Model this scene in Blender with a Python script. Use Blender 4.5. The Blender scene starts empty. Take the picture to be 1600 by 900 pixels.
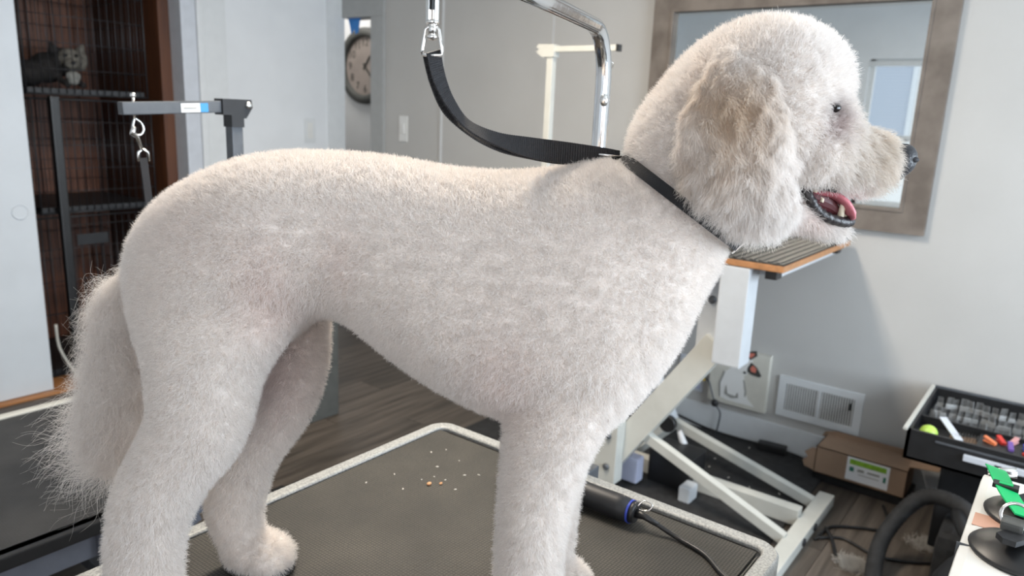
import bpy, bmesh, math, random
import numpy as np
from mathutils import Vector, Matrix

PREVIEW = False   # True: bare bodies without fur, for shape checks
sc = bpy.context.scene
C = sc.collection
random.seed(4)
rng = np.random.default_rng(7)

# ------------------------------------------------------------------ camera
yaw, pitch, roll = math.radians(37.2), math.radians(13.05), math.radians(2.46)
Fv = Vector((math.cos(yaw)*math.cos(pitch), math.sin(yaw)*math.cos(pitch), -math.sin(pitch)))
R0 = Vector((math.sin(yaw), -math.cos(yaw), 0)); U0 = R0.cross(Fv)
Rv = R0*math.cos(roll)+U0*math.sin(roll); Uv = U0*math.cos(roll)-R0*math.sin(roll)
cd = bpy.data.cameras.new('camera'); cam = bpy.data.objects.new('camera', cd); C.objects.link(cam)
M = Matrix((Rv, Uv, -Fv)).transposed().to_4x4(); M.translation = (0, 0, 1.5)
cam.matrix_world = M
cd.sensor_width = 36; cd.lens = 36*1160/1600; cd.clip_start = .05
cd.dof.use_dof = True; cd.dof.focus_distance = .95; cd.dof.aperture_fstop = 5.6
sc.camera = cam
# ------------------------------------------------------------------ world, daylight, exposure
w = bpy.data.worlds.new('world'); sc.world = w; w.use_nodes = True
nt = w.node_tree; bg = nt.nodes['Background']
bg.inputs['Color'].default_value = (.80, .90, 1, 1); bg.inputs['Strength'].default_value = 1.5
vs = sc.view_settings
vs.view_transform = 'Standard'; vs.look = 'None'; vs.exposure = 0.13; vs.gamma = 1
def area(name, loc, aim, sx, sy, power, col, spread=180):
    d = bpy.data.lights.new(name, 'AREA'); d.shape = 'RECTANGLE'; d.size = sx; d.size_y = sy
    d.energy = power; d.color = col; d.spread = math.radians(spread)
    o = bpy.data.objects.new(name, d); C.objects.link(o); o.location = loc
    o.rotation_euler = (Vector(aim)-Vector(loc)).to_track_quat('-Z', 'Y').to_euler()
    return o
area('daylight_side_window', (1.75, -2.12, 1.45), (1.75, 2, 1.2), 2.3, 1.5, 122, (.77, .885, 1))
area('added_rear_fill', (-1.42, -.95, 1.48), (2, 1.25, 1.1), 1.3, 1.4, 17, (.98, .92, .92))  # added frontal fill for the dog, set outside the mirror's view
area('ceiling_lamp_light', (1.5, 1.5, 2.62), (1.5, 1.5, 0), .9, .3, 56, (1, .88, .73))
area('added_hall_fill', (3.9, 5.0, 2.5), (3.9, 5.0, 0), .4, .4, 6.5, (1, .95, .88))  # unseen light added to brighten the room beyond, no fixture there
sc.cycles.max_bounces = 14; sc.cycles.diffuse_bounces = 9; sc.cycles.transmission_bounces = 9; sc.cycles.glossy_bounces = 4
sc.cycles.use_denoising = True
sc.cycles.caustics_reflective = False; sc.cycles.caustics_refractive = False
try: sc.cycles_curves.shape = 'RIBBONS'
except Exception: pass

# ------------------------------------------------------------------ materials
def mat(name, col, rough=.6, metal=0, noise=0, nscale=20, bump=0, bscale=60, spec=.5, col2=None, stretch=None):
    m = bpy.data.materials.new(name); m.use_nodes = True; t = m.node_tree; N = t.nodes; L = t.links
    b = N['Principled BSDF']; b.inputs['Roughness'].default_value = rough; b.inputs['Metallic'].default_value = metal
    b.inputs['Specular IOR Level'].default_value = spec
    b.inputs['Base Color'].default_value = (*col, 1)
    tc = N.new('ShaderNodeTexCoord'); mp = N.new('ShaderNodeMapping'); L.new(tc.outputs['Object'], mp.inputs['Vector'])
    if stretch: mp.inputs['Scale'].default_value = stretch
    if noise or col2:
        n = N.new('ShaderNodeTexNoise'); n.inputs['Scale'].default_value = nscale; n.inputs['Detail'].default_value = 6
        L.new(mp.outputs['Vector'], n.inputs['Vector'])
        r = N.new('ShaderNodeValToRGB'); r.color_ramp.elements[0].position = .33; r.color_ramp.elements[1].position = .67
        c2 = col2 or tuple(min(1, c*(1+noise)) for c in col); c1 = col if col2 else tuple(c*(1-noise) for c in col)
        r.color_ramp.elements[0].color = (*c1, 1); r.color_ramp.elements[1].color = (*c2, 1)
        L.new(n.outputs['Fac'], r.inputs['Fac']); L.new(r.outputs['Color'], b.inputs['Base Color'])
    if bump:
        n2 = N.new('ShaderNodeTexNoise'); n2.inputs['Scale'].default_value = bscale; n2.inputs['Detail'].default_value = 4
        L.new(mp.outputs['Vector'], n2.inputs['Vector'])
        bp = N.new('ShaderNodeBump'); bp.inputs['Strength'].default_value = bump; bp.inputs['Distance'].default_value = .002
        L.new(n2.outputs['Fac'], bp.inputs['Height']); L.new(bp.outputs['Normal'], b.inputs['Normal'])
    return m
MT = {}
MT['wall'] = mat('wall_paint', (.475, .468, .452), .75, noise=.03, nscale=3, bump=.15, bscale=120)
MT['wall2'] = mat('white_paint', (.74, .76, .78), .6, noise=.03, nscale=4, bump=.1, bscale=90)
MT['trim'] = mat('trim_paint', (.68, .70, .71), .45, noise=.02)
MT['casing'] = mat('casing_paint', (.56, .59, .64), .5, noise=.04)
MT['casing2'] = mat('shaded_casing_paint', (.36, .365, .36), .5, noise=.04)  # doorway casing's shade is put into this grey
MT['ceil'] = mat('ceiling_paint', (.85, .84, .82), .8)
MT['doorleaf'] = mat('door_paint', (.66, .71, .76), .5, noise=.03, nscale=5)
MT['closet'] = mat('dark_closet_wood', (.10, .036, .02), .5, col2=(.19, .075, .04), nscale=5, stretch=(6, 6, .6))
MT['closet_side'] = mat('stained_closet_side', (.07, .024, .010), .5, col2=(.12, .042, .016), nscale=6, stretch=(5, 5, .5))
MT['oak'] = mat('orange_wood_floor', (.36, .15, .05), .45, col2=(.50, .23, .09), nscale=7, stretch=(.6, 6, 6))
MT['black'] = mat('black_plastic', (.012, .012, .013), .42, noise=.2)
MT['blackm'] = mat('black_metal', (.02, .021, .024), .5, metal=.2, noise=.2)
MT['wire'] = mat('crate_wire', (.05, .05, .055), .42, metal=.6)
MT['greym'] = mat('dark_grey_metal', (.10, .108, .12), .5, metal=.3, noise=.12, nscale=30)
MT['steelblue'] = mat('blue_grey_steel', (.20, .215, .26), .5, metal=.2, noise=.08)
MT['rubber'] = mat('black_rubber_mat', (.018, .018, .019), .8, noise=.35, nscale=35, bump=.4, bscale=300)
MT['greybox'] = mat('dark_grey_cabinet', (.075, .078, .074), .6, noise=.1)
MT['cream'] = mat('cream_metal', (.54, .54, .50), .42, noise=.05, nscale=12)
MT['whitem'] = mat('white_metal', (.56, .585, .61), .4, noise=.03)
MT['chrome'] = mat('chrome', (.80, .81, .83), .1, metal=1, bump=.08, bscale=50)
MT['comb_steel'] = mat('satin_steel', (.50, .50, .49), .42, metal=.7)
MT['tuft'] = mat('cut_hair', (.42, .40, .37), .8)
MT['steel'] = mat('bright_steel', (.82, .81, .79), .2, metal=1)
MT['brownf'] = mat('weathered_frame', (.12, .098, .082), .6, col2=(.20, .17, .145), nscale=9, stretch=(1, 1, 1), bump=.3, bscale=40)
MT['orange'] = mat('orange_wood_edge', (.42, .20, .085), .5, noise=.15, nscale=40)
MT['card'] = mat('cardboard', (.30, .20, .135), .8, noise=.08, nscale=9)
MT['paper'] = mat('paper_label', (.75, .76, .78), .6)
MT['green'] = mat('green_print', (.22, .42, .03), .6, noise=.25, nscale=60)
MT['dgreen'] = mat('dark_green_print', (.03, .17, .12), .6)
MT['webbing'] = mat('black_webbing', (.015, .015, .018), .6, noise=.3, nscale=400, bump=.6, bscale=900)
MT['collar'] = mat('black_collar', (.009, .009, .011), .8, bump=.5, bscale=700)
MT['tennis'] = mat('yellow_green_tag', (.42, .48, .10), .6)
MT['blue'] = mat('blue_print', (.05, .28, .62), .5)
MT['tape'] = mat('blue_tape', (.04, .22, .6), .6)
MT['neon'] = mat('bright_green_strap', (.0, .42, .12), .5)
MT['peach'] = mat('peach_label', (.62, .36, .27), .6)
MT['white_pl'] = mat('white_plastic', (.72, .72, .70), .35, noise=.02)
MT['lilac'] = mat('lilac_plastic', (.45, .48, .62), .4)
MT['canvas'] = mat('canvas_print', (.60, .585, .52), .7, noise=.04, nscale=20)
MT['ink'] = mat('ink_dark', (.05, .05, .045), .7)
MT['inkgrey'] = mat('ink_grey', (.32, .32, .30), .7)
MT['inkwhite'] = mat('ink_white', (.78, .78, .76), .7)
MT['pinkink'] = mat('ink_pink', (.60, .18, .13), .7)
MT['face'] = mat('clock_face', (.33, .285, .26), .6, noise=.15, nscale=4)
MT['nose'] = mat('wet_black_nose', (.018, .019, .024), .3, bump=.5, bscale=500)
MT['lip'] = mat('black_lip', (.02, .017, .018), .38, bump=.5, bscale=250)
MT['gum'] = mat('dark_mouth', (.11, .03, .035), .4)
MT['tongue'] = mat('pink_tongue', (.52, .16, .19), .32, noise=.12, nscale=60, bump=.3, bscale=600)
MT['tooth'] = mat('tooth', (.78, .70, .55), .3)
MT['eye'] = mat('dark_eye', (.008, .006, .006), .06)
MT['pad'] = mat('black_paw_pad', (.02, .02, .024), .7)
MT['crumb'] = mat('pale_crumb', (.7, .66, .6), .8)
MT['ocrumb'] = mat('orange_crumb', (.75, .38, .18), .7)
MT['siding'] = mat('neighbour_siding', (.82, .80, .77), .8)
MT['blind'] = mat('window_blind', (.52, .57, .65), .6)
for nm, c in dict(red=(.55, .04, .03), skyblue=(.15, .38, .75), dblue=(.04, .07, .42), purple=(.15, .08, .3), orangep=(.7, .2, .08), yellow=(.75, .5, .02), dkgreen=(.02, .18, .09), lime=(.42, .62, .10), pinkp=(.6, .3, .3)).items():
    MT[nm] = mat(nm+'_plastic', c, .4)
# mirror silver
m = bpy.data.materials.new('mirror_silver'); m.use_nodes = True
b = m.node_tree.nodes['Principled BSDF']; b.inputs['Metallic'].default_value = 1; b.inputs['Roughness'].default_value = .0
b.inputs['Base Color'].default_value = (.86, .88, .87, 1); MT['mirror'] = m
# ceiling lamp diffuser
m = bpy.data.materials.new('lamp_diffuser'); m.use_nodes = True
b = m.node_tree.nodes['Principled BSDF']; b.inputs['Emission Color'].default_value = (1, .93, .82, 1); b.inputs['Emission Strength'].default_value = 2.5
MT['lamp'] = m
# window glass
m = bpy.data.materials.new('window_glass'); m.use_nodes = True; t = m.node_tree
for n in list(t.nodes):
    if n.type == 'BSDF_PRINCIPLED': t.nodes.remove(n)
tr = t.nodes.new('ShaderNodeBsdfTransparent'); gl = t.nodes.new('ShaderNodeBsdfGlossy'); gl.inputs['Roughness'].default_value = 0
mx = t.nodes.new('ShaderNodeMixShader'); mx.inputs[0].default_value = .06
t.links.new(tr.outputs[0], mx.inputs[1]); t.links.new(gl.outputs[0], mx.inputs[2]); t.links.new(mx.outputs[0], t.nodes['Material Output'].inputs[0])
MT['glass'] = m
# planks with their own tone each (object random)
def plankmat():
    m = bpy.data.materials.new('vinyl_plank'); m.use_nodes = True; t = m.node_tree; N = t.nodes; L = t.links; b = N['Principled BSDF']
    tc = N.new('ShaderNodeTexCoord'); mp = N.new('ShaderNodeMapping'); mp.inputs['Scale'].default_value = (1.2, 16, 1)
    oi = N.new('ShaderNodeObjectInfo'); L.new(tc.outputs['Object'], mp.inputs['Vector'])
    ad = N.new('ShaderNodeVectorMath'); ad.operation = 'ADD'; L.new(mp.outputs[0], ad.inputs[0])
    cb = N.new('ShaderNodeCombineXYZ'); mu = N.new('ShaderNodeMath'); mu.operation = 'MULTIPLY'; mu.inputs[1].default_value = 37
    L.new(oi.outputs['Random'], mu.inputs[0]); L.new(mu.outputs[0], cb.inputs[0]); L.new(cb.outputs[0], ad.inputs[1])
    n = N.new('ShaderNodeTexNoise'); n.inputs['Scale'].default_value = 2.2; n.inputs['Detail'].default_value = 8; L.new(ad.outputs[0], n.inputs['Vector'])
    r = N.new('ShaderNodeValToRGB'); r.color_ramp.elements[0].position = .3; r.color_ramp.elements[1].position = .72
    r.color_ramp.elements[0].color = (.042, .034, .027, 1); r.color_ramp.elements[1].color = (.130, .107, .088, 1)
    L.new(n.outputs['Fac'], r.inputs['Fac'])
    hs = N.new('ShaderNodeHueSaturation'); mr = N.new('ShaderNodeMapRange'); mr.inputs[3].default_value = .75; mr.inputs[4].default_value = 1.2
    L.new(oi.outputs['Random'], mr.inputs[0]); L.new(mr.outputs[0], hs.inputs['Value']); L.new(r.outputs['Color'], hs.inputs['Color'])
    L.new(hs.outputs[0], b.inputs['Base Color']); b.inputs['Roughness'].default_value = .45
    return m
MT['plank'] = plankmat()
# ribbed/dotted table mat
def dotmat(name, base, dot, scale, line=False):
    m = bpy.data.materials.new(name); m.use_nodes = True; t = m.node_tree; N = t.nodes; L = t.links; b = N['Principled BSDF']
    tc = N.new('ShaderNodeTexCoord')
    if line:
        x = N.new('ShaderNodeTexWave'); x.inputs['Scale'].default_value = scale; x.bands_direction = 'Y'; L.new(tc.outputs['Object'], x.inputs['Vector']); fac = x.outputs['Fac']
    else:
        x = N.new('ShaderNodeTexVoronoi'); x.inputs['Scale'].default_value = scale; x.inputs['Randomness'].default_value = .12
        L.new(tc.outputs['Object'], x.inputs['Vector']); fac = x.outputs['Distance']
    r = N.new('ShaderNodeValToRGB'); r.color_ramp.elements[0].position = .22; r.color_ramp.elements[1].position = .5
    r.color_ramp.elements[0].color = (*dot, 1); r.color_ramp.elements[1].color = (*base, 1)
    L.new(fac, r.inputs['Fac'])
    n = N.new('ShaderNodeTexNoise'); n.inputs['Scale'].default_value = 9; n.inputs['Detail'].default_value = 7; L.new(tc.outputs['Object'], n.inputs['Vector'])
    r2 = N.new('ShaderNodeValToRGB'); r2.color_ramp.elements[0].position = .3; r2.color_ramp.elements[1].position = .8
    r2.color_ramp.elements[0].color = (.7, .7, .7, 1); r2.color_ramp.elements[1].color = (1.5, 1.45, 1.4, 1); L.new(n.outputs['Fac'], r2.inputs['Fac'])
    mu = N.new('ShaderNodeMix'); mu.data_type = 'RGBA'; mu.blend_type = 'MULTIPLY'; mu.inputs[0].default_value = 1
    L.new(r.outputs['Color'], mu.inputs[6]); L.new(r2.outputs['Color'], mu.inputs[7]); L.new(mu.outputs[2], b.inputs['Base Color'])
    b.inputs['Roughness'].default_value = .6
    bp = N.new('ShaderNodeBump'); bp.inputs['Strength'].default_value = .5; bp.inputs['Distance'].default_value = .001; bp.invert = True
    L.new(fac, bp.inputs['Height']); L.new(bp.outputs['Normal'], b.inputs['Normal'])
    return m
MT['tablemat'] = dotmat('dotted_table_mat', (.018, .0175, .0155), (.065, .060, .050), 190)
MT['greymat'] = dotmat('grey_table_mat', (.028, .029, .031), (.040, .041, .044), 150)
MT['ribmat'] = dotmat('ribbed_table_mat', (.05, .053, .049), (.014, .014, .014), 9, line=True)
# hammered rim
def rimmat():
    m = bpy.data.materials.new('speckled_rim'); m.use_nodes = True; t = m.node_tree; N = t.nodes; L = t.links; b = N['Principled BSDF']
    tc = N.new('ShaderNodeTexCoord'); n = N.new('ShaderNodeTexNoise'); n.inputs['Scale'].default_value = 260; n.inputs['Detail'].default_value = 2
    L.new(tc.outputs['Object'], n.inputs['Vector']); r = N.new('ShaderNodeValToRGB')
    r.color_ramp.elements[0].position = .38; r.color_ramp.elements[1].position = .6
    r.color_ramp.elements[0].color = (.27, .275, .27, 1); r.color_ramp.elements[1].color = (.43, .435, .42, 1)
    L.new(n.outputs['Fac'], r.inputs['Fac']); L.new(r.outputs['Color'], b.inputs['Base Color']); b.inputs['Roughness'].default_value = .4
    bp = N.new('ShaderNodeBump'); bp.inputs['Strength'].default_value = .5; bp.inputs['Distance'].default_value = .001
    L.new(n.outputs['Fac'], bp.inputs['Height']); L.new(bp.outputs['Normal'], b.inputs['Normal']); return m
MT['rim'] = rimmat()

# ------------------------------------------------------------------ mesh helpers
def crom(pts, n=6, closed=False):
    P = [Vector(p) for p in pts]; out = []
    k = len(P)
    for i in range(k if closed else k-1):
        if closed: a, b_, c, d = P[(i-1) % k], P[i], P[(i+1) % k], P[(i+2) % k]
        else: a, b_, c, d = P[max(i-1, 0)], P[i], P[i+1], P[min(i+2, k-1)]
        for j in range(n):
            t = j/n
            out.append(.5*((2*b_)+(-a+c)*t+(2*a-5*b_+4*c-d)*t*t+(-a+3*b_-3*c+d)*t**3))
    if not closed: out.append(P[-1])
    return out
class MB:
    def __init__(s): s.b = bmesh.new(); s.smooth = False
    def box(s, c, d, bev=0, rot=None):
        r = bmesh.ops.create_cube(s.b, size=1); vs_ = r['verts']
        bmesh.ops.scale(s.b, vec=d, verts=vs_)
        if bev:
            es = list({e for v in vs_ for e in v.link_edges})
            rr = bmesh.ops.bevel(s.b, geom=es, offset=bev, segments=2, affect='EDGES', profile=.7)
            vs_ = [v for v in rr['verts']] if rr['verts'] else vs_
            vs_ = list(set(vs_))
            # all verts of this island
            seen = set(vs_); st = list(vs_)
            while st:
                v = st.pop()
                for e in v.link_edges:
                    o = e.other_vert(v)
                    if o not in seen: seen.add(o); st.append(o)
            vs_ = list(seen)
        if rot is not None: bmesh.ops.transform(s.b, matrix=rot.to_4x4(), verts=vs_)
        bmesh.ops.translate(s.b, vec=c, verts=vs_); return s
    def bx(s, x0, x1, y0, y1, z0, z1, bev=0):
        return s.box(((x0+x1)/2, (y0+y1)/2, (z0+z1)/2), (abs(x1-x0), abs(y1-y0), abs(z1-z0)), bev)
    def bar(s, a, b_, wd, ht, up=(0, 0, 1), bev=0):
        a = Vector(a); b_ = Vector(b_); d = (b_-a); L = d.length; d.normalize()
        side = Vector(up).cross(d)
        if side.length < 1e-4: side = Vector((1, 0, 0)).cross(d)
        side.normalize(); u = d.cross(side)
        R = Matrix((d, side, u)).transposed()
        return s.box((a+b_)/2, (L, wd, ht), bev, R)
    def tube(s, pts, r, seg=10, cap=True, square=0):
        P = [Vector(p) for p in pts]; n = len(P); rs = r if hasattr(r, '__len__') else [r]*n
        prev = None; rings = []
        for i in range(n):
            t = (P[min(i+1, n-1)]-P[max(i-1, 0)]).normalized()
            if prev is None:
                u = Vector((0, 0, 1)).cross(t)
                if u.length < .1: u = Vector((0, 1, 0)).cross(t)
                u.normalize()
            else: u = (prev-t*prev.dot(t)).normalized()
            prev = u; v = t.cross(u); ring = []
            for k in range(seg):
                a = 2*math.pi*k/seg + (math.pi/seg if square else 0)
                ca, sa = math.cos(a), math.sin(a)
                if square:
                    q = max(abs(ca), abs(sa)); f_ = 1/q; f_ = min(f_, square)
                    ca, sa = ca*f_, sa*f_
                ring.append(s.b.verts.new(P[i]+(u*ca+v*sa)*rs[i]))
            rings.append(ring)
        for i in range(n-1):
            for k in range(seg):
                s.b.faces.new((rings[i][k], rings[i][(k+1) % seg], rings[i+1][(k+1) % seg], rings[i+1][k])).smooth = True
        if cap:
            s.b.faces.new(list(reversed(rings[0]))); s.b.faces.new(rings[-1])
        return s
    def ell(s, c, r, rot=None, u=16, v=10):
        q = bmesh.ops.create_uvsphere(s.b, u_segments=u, v_segments=v, radius=1)['verts']
        bmesh.ops.scale(s.b, vec=r, verts=q)
        if rot is not None: bmesh.ops.transform(s.b, matrix=rot.to_4x4(), verts=q)
        bmesh.ops.translate(s.b, vec=c, verts=q)
        for f in s.b.faces:
            if f.verts[0] in q: f.smooth = True
        return s
    def lathe(s, prof, seg=32, mtx=None):
        rings = []
        for (r, z) in prof:
            rings.append([s.b.verts.new((r*math.cos(2*math.pi*k/seg), r*math.sin(2*math.pi*k/seg), z)) for k in range(seg)])
        for i in range(len(rings)-1):
            for k in range(seg):
                f = s.b.faces.new((rings[i][k], rings[i][(k+1) % seg], rings[i+1][(k+1) % seg], rings[i+1][k])); f.smooth = True
        s.b.faces.new(list(reversed(rings[0]))); s.b.faces.new(rings[-1])
        if mtx is not None: bmesh.ops.transform(s.b, matrix=mtx, verts=[v for r in rings for v in r])
        return s
    def prism(s, poly, ax, ay, az, org, th):
        """poly of (u,v) in the plane ax,ay from org, extruded th along az"""
        ax, ay, az, org = map(Vector, (ax, ay, az, org))
        a = [s.b.verts.new(org+ax*u+ay*v) for u, v in poly]; b_ = [s.b.verts.new(org+ax*u+ay*v+az*th) for u, v in poly]
        n = len(poly); s.b.faces.new(a); s.b.faces.new(list(reversed(b_)))
        for i in range(n): s.b.faces.new((a[i], b_[i], b_[(i+1) % n], a[(i+1) % n]))
        return s
    def build(s, name, m, parent=None, org=None):
        bmesh.ops.recalc_face_normals(s.b, faces=s.b.faces)
        me = bpy.data.meshes.new(name)
        root = parent
        while root is not None and root.parent is not None: root = root.parent
        if root is not None:
            off = root.location.copy()
        else:
            co = [v.co for v in s.b.verts]
            off = Vector(org) if org else Vector(((min(c.x for c in co)+max(c.x for c in co))/2, (min(c.y for c in co)+max(c.y for c in co))/2, min(c.z for c in co)))
        bmesh.ops.translate(s.b, vec=-off, verts=s.b.verts)
        s.b.to_mesh(me); s.b.free(); me.materials.append(MT[m] if isinstance(m, str) else m)
        o = bpy.data.objects.new(name, me); C.objects.link(o)
        if parent is not None: o.parent = parent
        else: o.location = off
        return o
def tag(o, label=None, cat=None, group=None, kind=None):
    if label: o['label'] = label
    if cat: o['category'] = cat
    if group: o['group'] = group
    if kind: o['kind'] = kind
    return o
def thing(name, loc, label, cat, group=None):
    o = bpy.data.objects.new(name, None); C.objects.link(o); o.location = loc; o.empty_display_size = .05
    return tag(o, label, cat, group)
def struct(o): o['kind'] = 'structure'; return o
def text(s, size, loc, rot, m, parent, name):
    cu = bpy.data.curves.new(name, 'FONT'); cu.body = s; cu.size = size; cu.extrude = .0006; cu.align_x = 'CENTER'; cu.align_y = 'CENTER'
    cu.materials.append(MT[m]); o = bpy.data.objects.new(name, cu); C.objects.link(o)
    me = bpy.data.meshes.new_from_object(o.evaluated_get(bpy.context.evaluated_depsgraph_get())); bpy.data.objects.remove(o)
    o = bpy.data.objects.new(name, me); C.objects.link(o); o.rotation_euler = rot
    root = parent
    while root.parent is not None: root = root.parent
    o.parent = parent; o.location = Vector(loc)-root.location
    return o

# ------------------------------------------------------------------ room shell
XA, YB, XL, YF, ZC = 3.41, 4.088, -1.5, -2.2, 2.7
fl = struct(MB().bx(XL-.1, 6, YF-.1, 6.4, -.08, -.006).build('floor', mat('floor_joint', (.03, .025, .02), .8)))
def plank(x0, x1, y0, y1):
    return MB().bx(x0+.001, x1-.001, y0+.001, y1-.001, -.006, 0).build('plank', 'plank', fl)
pl0 = None; PW, PL = .18, 1.22
for j in range(-6, 23):
    ph = (j*.47) % PL
    for i in range(-1, 4):
        x0 = max(-.7, -1.2+ph+i*PL); x1 = min(XA, -1.2+ph+(i+1)*PL)
        if x1-x0 > .05: plank(x0, x1, j*PW, min((j+1)*PW, YB))
# closet-side wall (behind), with a sliding-door closet opening x 0.6..2.28
wb = struct(MB().bx(XL, .5, YB, YB+.12, 0, ZC).bx(2.30, XA, YB, YB+.12, 0, ZC).bx(.5, 2.30, YB, YB+.12, 2.35, ZC).build('wall_back', 'wall2'))
struct(MB().bx(2.262, 2.35, YB-.025, YB+.10, 0, 2.35, .004).build('trim_1', 'casing'))  # white jamb, its shade painted in as blue-grey
struct(MB().bx(2.352, 2.39, YB-.035, YB, 0, 2.35, .006).build('trim_2', 'trim'))
struct(MB().bx(2.39, 2.54, YB-.012, YB, 0, 2.35, .002).build('trim_3', 'trim'))
struct(MB().bx(3.27, XA, YB-.012, YB, 0, ZC, .002).build('trim_4', 'trim'))
# mirror wall with doorway at its far end
struct(MB().bx(XA, XA+.1, YF, 3.70, 0, ZC).bx(XA, XA+.1, 3.70, YB+.12, 2.10, ZC).build('wall_right', 'wall'))
struct(MB().bx(XA-.02, XA+.11, 3.68, 3.80, 0, 2.08, .004).bx(XA-.02, XA+.11, 3.68, YB, 2.08, 2.2, .004).build('trim_5', 'casing2'))
struct(MB().bx(XA-.012, XA, 3.165, 3.185, 0, ZC, .003).build('trim_6', 'trim'))
struct(MB().bx(XA-.012, XA, 2.38, 3.165, 0, ZC, .003).build('trim_7', 'wall'))
struct(MB().bx(XA-.014, XA, YF, 3.68, 0, .13, .004).build('baseboard_right', 'trim'))
struct(MB().bx(2.54, 3.27, YB-.014, YB, 0, .13, .004).build('baseboard_back', 'trim'))
# left wall with window 1 and an added opening for the rear fill, front wall with window 2
WA = (.55, 1.93, .76, 2.2)
WC3 = (-1.65, -.25, .76, 2.2)
struct(MB().bx(XL-.12, XL, YF, WC3[0], 0, ZC).bx(XL-.12, XL, WC3[1], WA[0], 0, ZC).bx(XL-.12, XL, WC3[0], WC3[1], 0, WC3[2]).bx(XL-.12, XL, WC3[0], WC3[1], WC3[3], ZC).bx(XL-.12, XL, WA[1], YB+.12, 0, ZC).bx(XL-.12, XL, WA[0], WA[1], 0, WA[2]).bx(XL-.12, XL, WA[0], WA[1], WA[3], ZC).build('wall_left', 'wall2'))
WB = (.5, 3.0, .7, 2.2)
struct(MB().bx(XL, WB[0], YF-.12, YF, 0, ZC).bx(WB[1], XA, YF-.12, YF, 0, ZC).bx(WB[0], WB[1], YF-.12, YF, 0, WB[2]).bx(WB[0], WB[1], YF-.12, YF, WB[3], ZC).build('wall_front', 'wall'))
struct(MB().bx(XL-.1, XA+.2, YF-.1, YB+.12, ZC, ZC+.1).build('ceiling', 'ceil'))
def window(nm, horiz, a0, a1, z0, z1, at, sgn):
    root = bpy.data.objects.new(nm, None); C.objects.link(root); root.location = ((at, (a0+a1)/2, z0) if not horiz else ((a0+a1)/2, at, z0)); struct(root)
    def bx(mb, u0, u1, w0, w1, d0, d1, bev=.003):
        d0, d1 = at+sgn*d0, at+sgn*d1
        if horiz: mb.bx(u0, u1, min(d0, d1), max(d0, d1), w0, w1, bev)
        else: mb.bx(min(d0, d1), max(d0, d1), u0, u1, w0, w1, bev)
        return mb
    f = MB()
    for u0, u1, w0, w1 in ((a0, a0+.05, z0, z1), (a1-.05, a1, z0, z1), (a0, a1, z0, z0+.05), (a0, a1, z1-.05, z1), (a0, a1, (z0+z1)/2-.05, (z0+z1)/2-.01)):
        bx(f, u0, u1, w0, w1, .03, .09)
    f.build('window_frame', 'trim', root)
    bx(MB(), a0, a1, z0, z1, .055, .059, 0).build('pane', 'glass', root)
    bx(MB(), a0-.03, a1+.03, z0-.03, z0, -.04, .12).build('window_sill', 'trim', root)
    bx(MB(), a0, a1, z1-.07, z1-.02, -.01, .03).build('blind_headrail', 'trim', root)
    return root
window('window_1', False, *WA, XL, -1)
window('added_fill_window', False, *WC3, XL, -1)  # unseen window added to go with the rear fill light
window('window_2', True, *WB, YF, -1)
# room beyond the doorway
struct(MB().bx(4.33, 4.43, 3.2, 6.2, 0, ZC).bx(XA, 4.43, 6.2, 6.3, 0, ZC).bx(XA+.1, 4.43, 3.1, 3.2, 0, ZC).bx(XA-.05, XA+.05, YB+.12, 6.3, 0, ZC).bx(XA-.05, 4.43, 3.1, 6.3, ZC, ZC+.1).build('wall_hall', 'wall2'))
# closet interior
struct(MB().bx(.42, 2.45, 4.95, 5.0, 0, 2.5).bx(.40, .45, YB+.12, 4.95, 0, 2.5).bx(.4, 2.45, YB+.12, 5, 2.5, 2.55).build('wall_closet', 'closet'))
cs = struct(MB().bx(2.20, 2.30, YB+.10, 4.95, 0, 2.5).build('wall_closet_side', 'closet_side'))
cb = struct(MB().bx(.45, 2.2, 4.945, 4.95, 0, .1).build('trim_8', 'closet'))
for i in range(14):
    x0 = .46+i*.124
    MB().bx(x0, x0+.118, 4.93, 4.945, 0, 2.5, .002).build('panel_board', 'closet', cb)
struct(MB().bx(.45, 2.24, YB-.06, 4.95, 0, .012).build('trim_9', 'oak'))
# sliding closet door
dr = struct(bpy.data.objects.new('door_1', None)); C.objects.link(dr); dr.location = (.95, 4.07, .014)
MB().bx(.35, 1.458, YB-.02, YB+.02, .016, 2.345, .003).build('door_leaf', 'doorleaf', dr)
pm = Matrix.Translation((1.39, YB-.021, .945)) @ Matrix.Rotation(math.pi/2, 4, 'X')
MB().lathe([(.030, 0), (.034, .0015), (.036, .003), (.033, .003), (.030, -.004), (.012, -.006)], 28, pm).build('finger_pull', 'doorleaf', dr)

# neighbour's house seen through window 1 in the mirror
nh = thing('house', (-6, 1.5, 0), 'white sided neighbouring house seen through the window in the mirror', 'house')
MB().bx(-6.2, -6, -8, 12, -3, 7).build('wall', 'siding', nh)
nw = MB()
for a in ((2.27, 2.34, 1.38, 2.60), (2.92, 2.99, 1.38, 2.60), (2.27, 2.99, 1.38, 1.45), (2.27, 2.99, 2.53, 2.60)): nw.bx(-6, -5.95, *a)
nf = nw.build('window_frame', 'trim', nh)
nb = MB()
for i in range(24): nb.bx(-5.99, -5.975, 2.34, 2.92, 1.455+i*.045, 1.49+i*.045)
nb.build('blind', 'blind', nf)

# ceiling lamp (out of frame, lights the room)
cl = thing('ceiling_lamp', (1.5, 1.5, 2.64), 'flat rectangular ceiling lamp above the middle of the room', 'lamp')
MB().bx(1.0, 2.0, 1.32, 1.68, 2.66, 2.70, .005).build('housing', 'whitem', cl)
MB().bx(1.03, 1.97, 1.35, 1.65, 2.645, 2.66, .004).build('diffuser', 'lamp', cl)

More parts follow.
